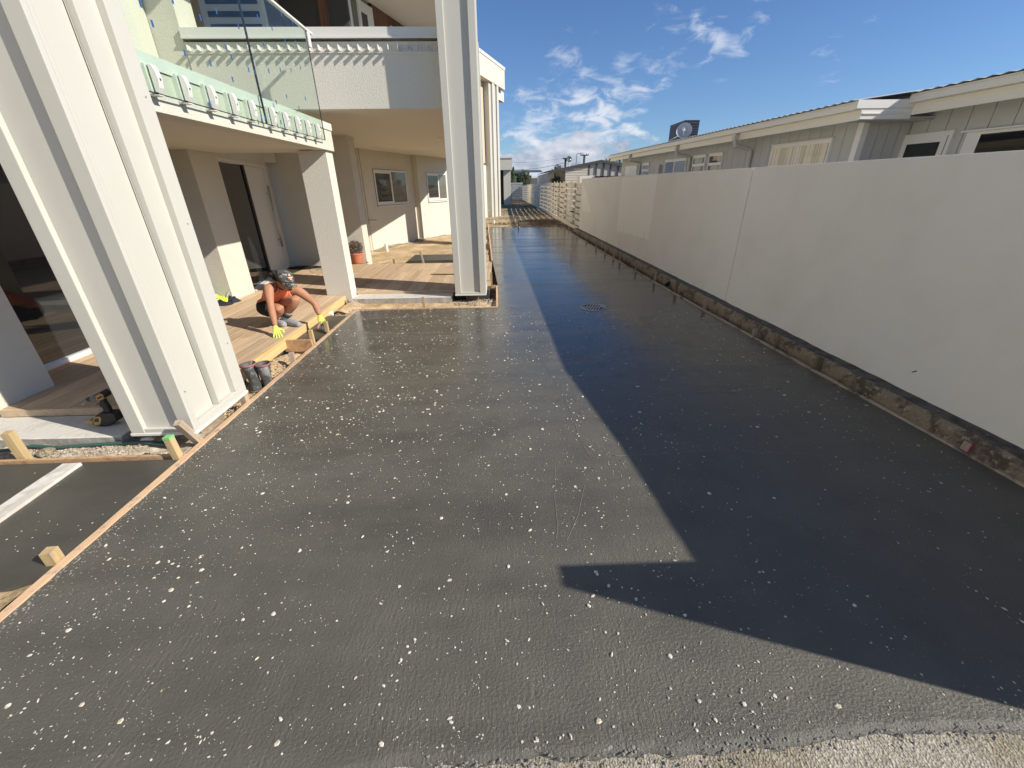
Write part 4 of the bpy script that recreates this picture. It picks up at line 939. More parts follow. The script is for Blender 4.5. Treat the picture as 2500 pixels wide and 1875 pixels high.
roughbox('concrete_step', -4.7, -2.83, 2.66, 2.995, -.1, .022, [MAT['slab'], MAT['slabside']], 'pale concrete step slab on the far left with the drill on it', 'concrete step')
c3_ = crop(760, 560, 6.144)
# far small slab behind the rear deck with its stakes
m = MB(); m.prism([(-2.25, 10.5), (-.72, 10.5), (-.72, 11.5), (-2.25, 11.5)], -.1, .055); m.build('small_pad', MAT['wet2'], kind='structure')
stake(-2.50, 10.15, .16, .05, .04, 'stake_old', 'reddish stub stake behind the rear deck edge', group=None)
stake(-1.83, 10.3, .30, .045, .04, 'stake_old', 'leaning dark topped stake at the small pad behind the deck', (0, -.18), group=None)
stake(-.98, 10.3, .27, .045, .04, 'stake_old', 'stake with black block beside the centre column behind the deck', (0, -.08), group=None)
# =================================================================== BLOCK FENCE BEYOND THE WALL
MAT['fence'] = simple('weathered_cream_concrete', (.82, .75, .59), .85, bump=(25, .6, .012, 6), var=[(2.2, (.62, .56, .45), .48, .70), (9, (.40, .36, .28), .62, .74), (1.1, (.80, .76, .65), .5, .7)], scale3=(1, 1, 1))
fence = empty('block_fence', (WX, 30, 0), 'cream concrete plank and spacer fence continuing past the end of the rendered wall', 'fence')
hrow = .235; ph = .172; FX = 3.30
def fz(y): return .10 + .0105*(y - 17.5) if y < 30 else .231 + .001*(y-30)
pm = None
y = 17.60; i = 0; bay = 2.42
sp_mesh = None
while y < 64:
    for r in range(8):
        z = fz(y) - .12 + r*hrow
        if z + ph > 2.12: continue
        if pm is None:
            m = MB(); m.box(0, -bay/2 + .004, 0, .030, bay/2 - .004, ph); pm = m.build('fence_plank', MAT['fence'], None, bevel=.006); o = pm; o.parent = fence
        else: o = pm.copy(); COL.objects.link(o)
        o.location = Vector((FX + .004*random.random(), y + bay/2, z)) - fence.location; o.rotation_euler = (.0105 if y < 30 else .001, 0, 0)
        z2 = z + ph
        if z + hrow + ph > 2.12: continue
        for k in (0, .5) if y < 26 else (0, .25, .5, .75):
            if sp_mesh is None:
                m = MB(); m.box(0, -.055, 0, .03, .055, hrow - ph); sp_mesh = m.build('spacer', MAT['fence'], None); q = sp_mesh; q.parent = fence
            else: q = sp_mesh.copy(); COL.objects.link(q)
            q.location = Vector((FX + .003, y + k*bay + .12, z2 + .0003)) - fence.location
        if 1 <= r and y < 38:
            if i == 0 and r == 1:
                m = MB(); m.extrude([(0, -.05, 0), (0, -.05, .15), (-.10, -.05, .15), (-.115, -.05, .12), (-.04, -.05, 0)], (0, .10, 0)); wm = m.build('spacer_nib', MAT['fence'], None, bevel=.006); q = wm; q.parent = fence
            else: q = wm.copy(); COL.objects.link(q)
            q.location = Vector((FX - .001, y + 1.35, z + .01)) - fence.location
    y += bay; i += 1
m = MB(); m.box(FX - .02, 17.505, -.1, FX + .09, 17.585, 1.93); m.build('end_post', MAT['wall_r'], fence)
m = MB(); m.box(FX - .01, 17.6, -.14, FX + .085, 64, .02); m.build('footing', MAT['kerb'], fence)
# coping stones seen on the far stretch
# end fence of horizontal boards
MAT['fboard'] = simple('grey_white_fence_paint', (.42, .42, .40), .8, var=[(3, (.3, .3, .29), .4, .7)])
ef = empty('board_fence', (2.5, 60, .2), 'grey horizontal board fence closing the far end of the back yard', 'fence')
a = at_y(*bg2(345, 700), 60); b = at_y(*bg2(505, 690), 60)
for k in range(8):
    z = .2 + k*(a.z - .2)/8; m = MB(); m.box(a.x - 2, 60, z, 3.4, 60.04, z + (a.z-.2)/8 - .05); m.build('board', MAT['fboard'], ef)

# =================================================================== NEIGHBOUR HOUSE
MAT['clad'] = simple('neighbour_cladding', (.55, .545, .505), .75, bump=(120, .12, .003), var=[(1.5, (.515, .51, .47), .4, .7)], spec=.3)
MAT['nfascia'] = simple('neighbour_fascia', (.82, .78, .66), .6)
MAT['nwhite'] = simple('neighbour_white_trim', (.82, .80, .74), .5)
MAT['ngutter'] = simple('neighbour_downpipe', (.60, .57, .49), .5)
MAT['curtain'] = simple('striped_curtain', (.50, .46, .37), .9, var=[(1, (.34, .31, .25), .45, .55)], scale3=(1, 14, .5))
MAT['roofmetal'] = simple('corrugated_roof', (.60, .60, .58), .4)
SH = .0150
def sz(y): return (y - 5.0)*SH
nh = empty('neighbour_house', (6, 12, 0), 'single storey grey clad neighbour house with long cream eaves showing above the rendered wall', 'house')
HX, EX = 6.0, 5.50
def hp(pt, X=HX): return at_x(pt[0], pt[1], X)
yc = hp(rr(780, 540)).y; yl = hp(rm(205, 660)).y
ez = hp(rm(1360, 395)).z
# walls (sheared slightly with the rising ground)
def shp(o_):
    return o_
def nbx(name, mat, x0, y0, z0, x1, y1, z1, par=None, **k):
    m = MB(); m.box(x0, y0, z0, x1, y1, z1); m.v = [(x, y, z + sz(y)) for x, y, z in m.v]; return m.build(name, mat, par or nh, **k)
WT_ = at_x(*rm(1360, 390), HX).z
yw0, yw1 = yc, yl
nbx('wall', MAT['clad'], HX + .03, yw0, 0, HX + 3, yw1, 2.78)
bw = .30; nbd = int((yw1 - yw0)/bw); bw = (yw1-yw0)/nbd
for i in range(nbd):
    nbx('cladding_board', MAT['clad'], HX, yw0 + i*bw + .006, .2, HX + .029, yw0 + (i+1)*bw - .006, 2.775)
# return and nearer wall
XR = at_y(*rr(1190, 365), 7.28).x           # fascia line of the nearer roof
ic = at_y(*rr(1205, 560), yc); X2 = ic.x
nbx('wall', MAT['clad'], HX + .031, yc - .03, 0, X2, yc - .002, 2.78)
k_ = 4; dx = (X2 - HX - .09)/k_
for i in range(k_): nbx('cladding_board', MAT['clad'], HX + .09 + i*dx + .005, yc - .06, .2, HX + .09 + (i+1)*dx - .005, yc - .031, 2.775)
nbx('corner_trim', MAT['nwhite'], HX - .012, yc - .072, .2, HX + .085, yc + .045, 2.772)
nbx('wall', MAT['clad'], X2 + .03, -1, 0, X2 + 2.5, yc - .061, 2.85)
n2 = int((yc + 1)/bw)
for i in range(n2): nbx('cladding_board', MAT['clad'], X2, yc - .062 - (i+1)*bw + .006, .2, X2 + .029, yc - .062 - i*bw - .006, 2.84)
# eaves: fascia, gutter, soffit
def eave_z(pt, X): q = at_x(pt[0], pt[1], X); return q.z - sz(q.y), q.y
zt1, _ = eave_z(rm(1700, 265), EX); zb1, _ = eave_z(rm(1370, 425), EX); zt0, ytop = eave_z(rm(65, 640), EX)
zt1 = eave_z((1900, 288.7), EX)[0]; zt1b = eave_z((1492, 384), EX)[0]; zl1 = eave_z(rr(0, 640), EX)[0]; zb1 = eave_z(rr(0, 672), EX)[0]
y0e = 7.28
yA, yB = y0e, at_x(*rm(65, 640), EX).y
def slab_e(name, mat, x0, x1, y0, y1, za, zb, par=None, dz0=0, dz1=0, **k):
    m = MB(); m.box(x0, y0, za, x1, y1, zb); m.v = [(x, y, z + sz(y)) for x, y, z in m.v]; return m.build(name, mat, par or nh, **k)
print('EAVE', zt1, zt1b, zl1, zb1, yA, yB, XR, X2, yc, yl)
H1 = zt1
slab_e('fascia', MAT['nfascia'], EX + .10, EX + .13, yA, yB, H1 - .25, H1 - .06)
m = MB(); pr = [(0, 0), (0, .085), (.012, .10), (.015, .115), (.10, .115), (.10, 0)]
def gutter(x, y0, y1, zb):
    m = MB(); V = [(x + a, y0, zb + b + sz(y0)) for a, b in pr]; m.extrude(V, (0, y1-y0, sz(y1)-sz(y0))); return m.build('gutter', MAT['nfascia'], nh)
gutter(EX, yA, yB, H1 - .115)
slab_e('soffit', MAT['clad'], EX + .131, HX + .02, yA, yB, H1 - .20, H1 - .18)
# roof of the long part, low pitch, corrugated
def roof(x0, y0, y1, z, run, rise, name='roof'):
    m = MB(); n = int((y1-y0)/.09)
    for i in range(n+1):
        yy = y0 + (y1-y0)*i/n; c_ = .018 if i % 2 else 0
        m.v += [(x0, yy, z + c_ + sz(yy)), (x0 + run, yy, z + rise + c_ + sz(yy))]
    for i in range(n): m.f.append((2*i, 2*i+1, 2*i+3, 2*i+2)); m.m.append(0)
    return m.build(name, MAT['roofmetal'], nh)
roof(EX - .03, yA, yB, H1 + .004, 4.0, .50)
# nearer roof
XF = XR
q = at_x(*rr(2212, 155), XF); H2 = q.z - sz(q.y); q2 = at_x(*rr(2212, 320), XF); H2b = q2.z - sz(q2.y)
slab_e('fascia', MAT['nfascia'], XF + .10, XF + .13, -1, y0e - .01, H2 - .27, H2 - .06); gutter(XF, -1, y0e - .01, H2 - .115)
slab_e('soffit', MAT['clad'], XF + .131, X2 + .02, -1, y0e, H2 - .21, H2 - .19); roof(XF - .03, -1, y0e, H2 + .004, 4.0, .5)
# white stepped return between the two eaves
slab_e('eave_return', MAT['nwhite'], EX + .0, XF + .10, y0e - .03, y0e - .002, H1 - .10, H1 + .01); slab_e('eave_return', MAT['nwhite'], EX + .10, XF + .10, y0e - .02, y0e - .001, H1 - .24, H1 - .102)
slab_e('eave_return', MAT['nwhite'], EX + .12, XF + .1, y0e - .034, y0e - .021, H1 - .175, H1 - .16); slab_e('soffit', MAT['clad'], EX + .12, X2, yc - .10, y0e, H1 - .25, H1 - .235); slab_e('soffit', MAT['clad'], EX + .12, X2, y0e, yc + .0, H1 - .23, H1 - .205)
# windows
def nwin(L_, Rr, zbm, mats, split, X=HX, label=None, rail=None, sh=None):
    a = at_x(*L_, X); b = at_x(*Rr, X); y1, y0 = a.y, b.y; z1 = (a.z - sz(a.y) + b.z - sz(b.y))/2; z0 = zbm; x = X
    f = nbx('window', MAT['nwhite'], x - .045, y0, z0, x - .001, y1, z1, label=label)
    nbx('head_flashing', MAT['nwhite'], x - .07, y0 - .02, z1 + .001, x - .001, y1 + .02, z1 + .018, f)
    sp = [y0] + split + [y1]
    for i in range(len(sp)-1):
        zz = [z0 + .05, z1 - .06] if rail is None else None
        if rail is None: nbx('pane', mats[i % len(mats)], x - .052, sp[i] + .045, z0 + .05, x - .046, sp[i+1] - .045, z1 - .06, f)
        else:
            nbx('pane', mats[0], x - .052, sp[i] + .045, rail + .035, x - .046, sp[i+1] - .045, z1 - .06, f); nbx('pane', mats[0], x - .052, sp[i] + .045, z0 + .05, x - .046, sp[i+1] - .045, rail - .035, f)
    return f
MAT['net'] = MAT['pane_grey']
MAT['curtain_glass'] = simple('curtained_window', (.66, .60, .47), .25, var=[(1, (.40, .35, .26), .46, .54)], scale3=(1, 16, .3), coat=.5)
A_ = at_x(*rm(1745, 525), HX).y; B_ = at_x(*rr(510, 765), HX).y
nwin(rm(1745, 525), rr(510, 765), 1.3, [MAT['curtain_glass']], [B_ + (A_-B_)*.50], label='wide window with striped curtains')
nwin(rm(940, 625), rm(1065, 615), 1.3, [MAT['pane']], [], rail=at_x(*rm(1000, 715), HX).z - sz(13.5)); nwin(rm(1105, 605), rm(1240, 592), 1.3, [MAT['pane']], [], rail=at_x(*rm(1160, 705), HX).z - sz(12.5))
nwin(rm(655, 672), rm(868, 648), 1.3, [MAT['pane_grey'], MAT['pane']], [at_x(*rm(750, 660), HX).y]); nwin(rm(420, 706), rm(488, 695), 1.3, [MAT['pane']], [], rail=at_x(*rm(450, 770), HX).z - sz(18.4))
nwin(rm(248, 738), rm(366, 718), 1.3, [MAT['nwhite']], [at_x(*rm(305, 730), HX).y], rail=None)
# white door and dark window on the nearer wall
a = at_x(*rr(1150, 740), X2); b = at_x(*rr(1620, 682), X2)
f = nbx('door', MAT['nwhite'], X2 - .05, b.y, 1.0, X2 - .001, a.y, a.z - sz(a.y)); p1 = at_x(*rr(1190, 822), X2); p2_ = at_x(*rr(1488, 795), X2)
nbx('pane', MAT['pane'], X2 - .06, p2_.y, 1.2, X2 - .051, p1.y, p1.z - sz(p1.y), f); nbx('door_trim', MAT['dark_gap'], X2 - .053, b.y + .055, 1.0, X2 - .0502, b.y + .065, a.z - sz(a.y) - .06, f)
a = at_x(*rr(1735, 712), X2); f = nbx('window', MAT['nwhite'], X2 - .05, -1, 1.0, X2 - .001, a.y, a.z - sz(a.y)); p1 = at_x(*rr(1805, 712), X2); nbx('pane', MAT['pane'], X2 - .058, -.9, 1.1, X2 - .051, p1.y - .1, p1.z - sz(p1.y) - .03, f); nbx('head_flashing', MAT['nwhite'], X2 - .10, -1, a.z - sz(a.y) + .001, X2 - .001, a.y + .05, a.z - sz(a.y) + .02, f)
# downpipes
for (pt, down) in ((rm(1360, 400), rm(1530, 470)), (rm(760, 530), rm(905, 570)), (rm(285, 630), rm(390, 660))):
    g0 = at_x(*pt, EX + .05); y = g0.y; e = at_x(*down, HX - .05); m = MB(); zt_ = H1 + sz(y) - .10
    m.tube([(EX + .05, y, zt_), (EX + .05, y, zt_ - .20), (EX + .07, y - .02, zt_ - .25), (HX - .09, e.y + .02, zt_ - .33), (HX - .05, e.y, zt_ - .38), (HX - .05, e.y, 1.2)], .042, 10); m.box(EX - .005, y-.06, zt_ - .15, EX + .105, y+.06, zt_ - .04)
    m.build('downpipe', MAT['ngutter'], nh, smooth=False)
# meter box and camera
p = at_x(*rm(555, 770), HX - .1); m = MB(); m.box(HX - .12, p.y - .22, 1.5, HX - .001, p.y + .16, p.z + .17); m.build('meter_box', MAT['clad'], nh)
p = at_y(*rr(825, 562), yc - .2); m = MB(); m.tube([(p.x - .05, yc - .062, p.z + .05), (p.x - .03, yc - .14, p.z + .02)], .03, 8); m.tube([(p.x - .03, yc - .12, p.z + .03), (p.x + .03, yc - .25, p.z - .04)], [.035, .035], 10); o = m.build('security_camera', MAT['nwhite'], label='small white security camera under the neighbour eave corner', cat='camera')
q = MB(); q.tube([(p.x + .031, yc - .252, p.z - .041), (p.x + .034, yc - .258, p.z - .044)], .03, 10); c_ = q.build('lens', MAT['rubber']); c_.parent = o
# dark louvred screen and satellite dish on the roof
SXX = 7.3
scr = empty('louvred_roof_screen', (SXX, 15, 3.2), 'dark navy louvred equipment screen standing on the neighbour roof', 'roof screen')
MAT['navy'] = simple('navy_louvre', (.010, .014, .028), .4)
MAT['navy_l'] = simple('louvre_blade', (.045, .05, .075), .4)
yS = at_x(*rm(840, 262), SXX).y
fc = [at_y(*rm(842, 262), yS), at_y(*rm(990, 265), yS), at_y(*rm(950, 470), yS), at_y(*rm(800, 495), yS)]
sd = [at_x(*rm(842, 262), fc[0].x), at_x(*rm(692, 315), fc[0].x), at_x(*rm(662, 500), fc[0].x)]
# front (-Y) face and left side face as a box
x0, x1 = fc[0].x, fc[1].x; ztp = fc[0].z; zbm = fc[2].z - .3; yb_ = sd[1].y
m = MB(); m.box(x0, yS, zbm, x1, yb_, ztp); m.build('screen_body', MAT['navy'], scr)
for i in range(9):
    z = ztp - .10 - i*(ztp - zbm - .3)/8
    m = MB(); m.box(x0 + .05, yS - .02, z - .02, x1 - .04, yS - .001, z + .02); m.build('slat', MAT['navy_l'], scr)
    m = MB(); m.box(x0 - .02, yS + .05, z - .02, x0 - .001, yb_ - .05, z + .02); m.build('slat', MAT['navy'], scr)
DX = 6.9
dc = at_x(*rm(830, 370), DX); rad = (at_y(*rm(830, 370), dc.y) - at_y(*rm(830, 285), dc.y)).length
MAT['dish'] = simple('dish_grey', (.45, .46, .47), .45)
dish = empty('satellite_dish', tuple(dc), 'large pale grey satellite dish on the neighbour roof in front of the navy screen', 'satellite dish')
ax = Vector((-.45, -.85, .30)).normalized(); prf = [(rad*t/8, rad*.22*(t/8)**2) for t in range(9)]
m = MB(); m.lathe(prf + [(rad*.985, rad*.22 + .012)] + [(rad*.98*(8-t)/8 + .0, rad*.22*((8-t)/8)**2 - .014) for t in range(0, 8)], dc - ax*rad*.1, 32, tuple(ax)); m.build('reflector', MAT['dish'], dish, smooth=True)
m = MB(); m.tube([dc + Vector((0, 0, -rad*.9)), dc + ax*rad*.75 - Vector((0, 0, rad*.1))], .018, 6); m.tube([dc - ax*.1, dc - Vector((0, -.1, rad*1.35))], .03, 8); m.tube([dc - ax*.05 - Vector((0, 0, rad*.2)), dc + Vector((-.5, -.0, -rad*1.15))], .015, 6); m.build('feed_arm', MAT['dish'], dish)
m = MB(); p = dc + ax*rad*.75 - Vector((0, 0, rad*.1)); m.tube([p + ax*.05, p - ax*.08], .045, 10); m.build('receiver', MAT['nwhite'], dish)

# =================================================================== BACKGROUND
MAT['gclad'] = simple('garage_cladding', (.66, .61, .51), .8, var=[(2, (.58, .54, .46), .45, .7)])
MAT['gpanel'] = simple('garage_panel', (.46, .44, .40), .9, bump=(30, .3, .01))
MAT['gdark'] = simple('charcoal_trim', (.06, .065, .07), .6)
MAT['droof'] = simple('dark_metal_roof', (.10, .115, .13), .45)
gy = 34.0
gar = empty('gable_garage', (7, gy, 0), 'cream gabled garage with charcoal barge boards beyond the block fence', 'garage')
gp = lambda x, y, Y=gy: at_y(*bg(x, y), Y)
pk = gp(1967, 700); el = gp(1025, 895); er = Vector((pk.x + (pk.x - el.x), gy, el.z)); s1 = gp(1335, 850); 
def rz(x): return pk.z - abs(x - pk.x)*(pk.z - el.z)/(pk.x - el.x)
m = MB(); m.extrude([(el.x, gy + 1.2, 0), (er.x, gy + 1.2, 0), (er.x, gy + 1.2, er.z), (pk.x, gy + 1.2, pk.z), (el.x, gy + 1.2, el.z)], (0, 8, 0)); m.build('wall', MAT['gclad'], gar)
m = MB(); m.extrude([(s1.x, gy + .03, 0), (er.x, gy + .03, 0), (er.x, gy + .03, er.z - .02), (pk.x, gy + .03, pk.z - .02), (s1.x, gy + .03, rz(s1.x) - .02)], (0, 1.1, 0)); m.build('wall', MAT['gpanel'], gar)
xw = gp(1745, 900).x
k = 0; z = .3
while z < rz(xw) - .12:
    zt_ = min(z + .165, rz(xw) - .02); xa = s1.x
    if zt_ > rz(s1.x) - .05: xa = pk.x - (pk.z - zt_ - .02)*(pk.x - el.x)/(pk.z - el.z)
    if xa < xw - .2: m = MB(); m.box(xa, gy - .01, z, xw, gy + .028, z + .135); m.build('weatherboard', MAT['gclad'], gar)
    z += .165
for xx in (1750, 1880, 2010, 2135, 2270, 2400):
    X_ = gp(xx, 900).x; m = MB(); m.box(X_ - .05, gy - .03, .2, X_ + .05, gy + .029, rz(X_) - .03); m.build('batten', MAT['gdark'], gar)
for (a, b) in ((el, pk), (er, pk)):
    m = MB(); d = (b - a); m.extrude([a + Vector((0, -.15, -.05)), b + Vector((0, -.15, -.05)), b + Vector((0, -.15, .10)), a + Vector((0, -.15, .10))], (0, .1, 0)); m.build('barge_board', MAT['gdark'], gar)
    m = MB(); m.extrude([a + Vector((0, -.14, .101)), b + Vector((0, -.14, .101)), b + Vector((0, -.14, .13)), a + Vector((0, -.14, .13))], (0, 9.5, 0)); m.build('roof', MAT['droof'], gar)
m = MB(); p = gp(1140, 950, gy + 1.1); m.box(p.x-.03, gy + 1.1, .3, p.x+.03, gy + 1.19, rz(p.x) - .1); m.build('downpipe', MAT['gdark'], gar)
# white ledge on the wall end
a = at_y(*bg(1597, 950), 19.5); b = at_y(*bg(1870, 950), 19.5); m = MB(); m.box(a.x, 19.5, 0, b.x, 20.2, a.z); MAT['whitew2'] = simple('white_painted_block', (.80, .77, .70), .8, bump=(18, .7, .02, 6)); m.build('garden_wall', MAT['whitew2'], label='short whitewashed garden wall showing above the end of the rendered wall', cat='wall')
a = at_y(*bg(1840, 950), 21.0); m = MB(); m.box(a.x, 21.0, 0, 8.5, 21.15, a.z - .02); MAT['redbrown'] = simple('red_brown_timber', (.19, .085, .055), .85, bump=(20, .6, .02)); m.build('low_screen', MAT['redbrown'], label='red brown low screen in front of the garage panels', cat='fence')
MAT['whitew'] = simple('whitewashed_block', (.70, .67, .60), .85, bump=(20, .6, .02, 6), var=[(6, (.5, .46, .38), .5, .7)])
# low white roofed house, green shed, far dark house
wr = empty('white_roof_house', (3.5, 70, 0), 'low house with bright white metal roof beyond the back fence', 'house')
MAT['wroof'] = simple('white_metal_roof', (.75, .77, .80), .35)
gq = lambda x, y, Y: at_y(*bg(x, y), Y)
m = MB(); a, b, c_, d = gq(640, 965, 72), gq(1060, 960, 72), gq(1060, 892, 78), gq(605, 892, 78); m.add([a, b, c_, d, a - Vector((0, 0, .25)), b - Vector((0, 0, .25))], [(0, 1, 2, 3), (4, 5, 1, 0)]); m.build('roof', MAT['wroof'], wr)
m = MB(); a = gq(660, 985, 72.5); b = gq(1070, 1060, 72.5); m.box(a.x, 72.5, -.5, b.x + 1, 77, a.z); m.build('wall', MAT['gclad'], wr)
gs_ = empty('green_shed', (2, 90, 0), 'green walled house with long dark roof at the end of the lane view', 'house')
MAT['green'] = simple('green_painted_wall', (.055, .12, .115), .7); MAT['green2'] = simple('pale_green_wall', (.10, .19, .175), .7)
m = MB(); a = gq(375, 875, 95); b = gq(905, 1000, 95); m.box(a.x - 3, 95, -1, b.x, 101, a.z); m.build('wall', MAT['green'], gs_)
m = MB(); a = gq(360, 875, 94.4); b = gq(920, 875, 94.4); c_ = gq(880, 845, 99); m.add([(a.x-4, 94.4, a.z - .1), (b.x, 94.4, b.z - .1), (c_.x, 99, c_.z), (a.x-4, 99, c_.z), (a.x-4, 94.4, a.z - .35), (b.x, 94.4, b.z - .35)], [(0, 1, 2, 3), (4, 5, 1, 0)]); m.build('roof', MAT['droof'], gs_)
m = MB(); a = gq(385, 960, 80); b = gq(515, 1045, 80); m.box(a.x, 80, -1, b.x, 84, a.z); m.build('lean_to', MAT['green2'], gs_)
# bushes and far trees
MAT['leaf'] = simple('dark_foliage', (.035, .055, .02), .7, var=[(1.5, (.07, .09, .03), .5, .7)])
MAT['bark'] = simple('bark', (.12, .09, .06), .9)
def bush(name, c, rx, rz_, n, label, cat, leaf=.12, mat='leaf', trunk=True):
    r = empty(name, (c[0], c[1], 0), label, cat); m = MB()
    for i in range(n):
        while True:
            v = Vector((random.uniform(-1, 1), random.uniform(-1, 1), random.uniform(-1, 1)))
            if .25 < v.length < 1 + .35*nv(v.x*2, v.y*2, v.z*2): break
        p = Vector(c) + Vector((v.x*rx, v.y*rx, v.z*rz_)); a = Vector((random.gauss(0, 1), random.gauss(0, 1), random.gauss(0, 1))).normalized(); b = a.orthogonal(); l = leaf*random.uniform(.6, 1.3)
        m.add([p - a*l, p + b*l*.4, p + a*l, p - b*l*.4], [(0, 1, 2, 3)])
    m.build('crown', MAT[mat], r, kind=None)
    if trunk: t = MB(); t.tube([(c[0], c[1], -.3), (c[0]+.05, c[1], c[2])], [.12, .05], 6); t.build('trunk', MAT['bark'], r)
    return r
p = gq(585, 985, 66); bush('shrub', (p.x, 66, p.z - .3), 1.1, 1.3, 1800, 'dark shrub in front of the low white roof', 'shrub')
p = gq(360, 940, 62); bush('shrub', (p.x, 62, p.z - .4), .55, 1.5, 1000, 'narrow green shrub beside the far single storey block', 'shrub')
p = gq(1195, 1010, 33.5); bush('shrub', (p.x, 34.6, p.z - .25), .45, .45, 500, 'small dark shrub in front of the shaded garage wall', 'shrub', .07)
MAT['hill'] = simple('far_hill', (.05, .07, .075), .9)
m = MB(); n = 60
for i in range(n+1):
    x = -120 + 300*i/n; h = at_y(*bg(1000, 868), 600).z - 2 + 3*nv(x, 0, 0, .02) + 1.5*nv(x, 3, 0, .08); m.v += [(x, 600, -3), (x, 600, h), (x, 680, h - 3), (x, 700, -3)]
for i in range(n):
    for k in range(3): a = 4*i + k; m.f.append((a, a+4, a+5, a+1)); m.m.append(0)
m.build('hills', MAT['hill'], smooth=True, kind='structure')
p = gq(1190, 850, 120); bush('distant_tree', (p.x, 120, p.z - 1.2), 2.0, 2.4, 900, 'small pointed dark tree on the skyline left of the satellite dish pole', 'tree', .3)
p = gq(2160, 720, 60); bush('distant_tree', (p.x, 60, p.z - 1.3), 2.3, 1.8, 1400, 'dark rounded tree between the garage gable and the neighbour eave', 'tree', .22)
# poles, dish, aerials, wires
MAT['pole'] = simple('dark_pole', (.07, .07, .075), .7)
up = empty('power_pole', (gq(1665, 750, 70).x, 70, 0), 'dark utility pole with crossarm rising behind the garage roof', 'utility pole')
a = gq(1672, 585, 70); m = MB(); m.tube([(a.x, 70, 0), (a.x, 70, a.z + .1)], .16, 8); m.build('pole', MAT['pole'], up)
l, r_ = gq(1600, 583, 70), gq(1745, 583, 70); m = MB(); m.box(l.x, 69.8, l.z - .08, r_.x, 69.95, l.z + .08); m.build('crossarm', MAT['pole'], up)
for t in (0, .3, .72, 1): m = MB(); x = l.x + (r_.x - l.x)*t; m.tube([(x, 69.85, l.z + .08), (x, 69.85, l.z + .24)], .04, 6); m.build('insulator', MAT['pole'], up)
m = MB(); q = gq(1535, 560, 70); m.tube([(l.x + .3, 69.9, l.z + .3), (q.x, 69.9, q.z)], .04, 5); m.tube([(q.x, 69.9, q.z), (q.x - .2, 69.9, q.z - 5), (q.x - .6, 69.9, q.z - 5.2)], .04, 5); m.build('bracket', MAT['pole'], up)
dy = 38.0; cdsh = gq(1393, 655, dy); r2 = (gq(1393, 655, dy) - gq(1393, 598, dy)).length
pd = empty('pole_mounted_dish', (cdsh.x, dy, 0), 'dark round satellite dish on a short pole above the garage', 'satellite dish')
axx = Vector((.25, -.95, .2)).normalized(); m = MB(); m.lathe([(r2*t/6, r2*.16*(t/6)**2) for t in range(7)] + [(r2*.97, r2*.16+.02), (0, -.03)], cdsh, 24, tuple(axx)); m.build('reflector', MAT['pole'], pd, smooth=False)
pl_ = gq(1335, 630, dy + .3); m = MB(); m.tube([(pl_.x, dy + .3, 2), (pl_.x, dy + .3, pl_.z)], .09, 8); m.tube([(pl_.x, dy + .3, cdsh.z), cdsh + Vector((0, .1, 0))], .06, 6); m.tube([(pl_.x - .25, dy + .25, pl_.z - .05), (pl_.x + .1, dy + .25, pl_.z - .05)], .05, 6); m.tube([(gq(1380, 800, dy).x, dy, 2), (gq(1380, 720, dy).x, dy, gq(1380, 715, dy).z)], .02, 5)
m.build('pole', MAT['pole'], pd); m = MB(); m.tube([cdsh + axx*.02 - Vector((0, 0, r2*.8)), cdsh + axx*.35 - Vector((0, 0, r2*.45))], .05, 6); m.build('receiver', MAT['nwhite'], pd)
def aerial(x, y0, y1, Y, label, arms, mat='steel'):
    r = empty('tv_aerial', (gq(x, y1, Y).x, Y, 0), label, 'aerial'); a = gq(x, y0, Y); m = MB(); m.tube([(a.x, Y, 1.5), (a.x, Y, a.z)], .025, 5); m.build('mast', MAT[mat], r)
    m = MB()
    for (yy, xa, xb) in arms:
        p, q = gq(xa, yy, Y), gq(xb, yy, Y); m.tube([p, (q.x, Y, p.z)], .014, 4)
        n = 5
        for i in range(n): t = (i+.5)/n; xx = p.x + (q.x-p.x)*t; m.tube([(xx, Y, p.z - .10), (xx, Y, p.z + .10)], .009, 4)
    m.build('arms', MAT[mat], r); return r
aerial(1520, 745, 800, 45, 'thin television aerial between the pole dish and the power pole', [(742, 1430, 1590), (768, 1420, 1500)])
aerial(1275, 760, 840, 47, 'spindly television aerial left of the dish pole', [(768, 1265, 1350), (800, 1160, 1260)])
aerial(2055, 500, 700, 50, 'tall whip aerial near the neighbour eave end', [(650, 2040, 2075)])
for (x, y0, y1, Y, lb) in ((1115, 785, 880, 50, 'white vent pipe left of the garage roof'), (1060, 830, 880, 52, 'shorter white vent pipe further left of the garage roof')):
    a = gq(x, y0, Y); m = MB(); m.tube([(a.x, Y, 1), (a.x, Y, a.z)], .06 if y0 < 800 else .04, 6); m.build('vent_pipe', MAT['wroof'], label=lb, cat='pipe', group='white vent pipes by the garage roof')
def wire(P, r, label):
    m = MB(); m.tube(P, r, 4); m.build('power_line', MAT['pole'], label=label, cat='power line')
a, b = gq(300, 828, 60), gq(1325, 715, 40); wire([a.lerp(b, t) - Vector((0, 0, .25*4*t*(1-t))) for t in [i/8 for i in range(9)]], .016, 'lower power line sagging towards the dish pole')
a, b = gq(300, 705, 90), gq(1340, 622, 70); wire([a.lerp(b, t) - Vector((0, 0, .3*4*t*(1-t))) for t in [i/8 for i in range(9)]], .014, 'upper faint power line crossing the cloud bank')
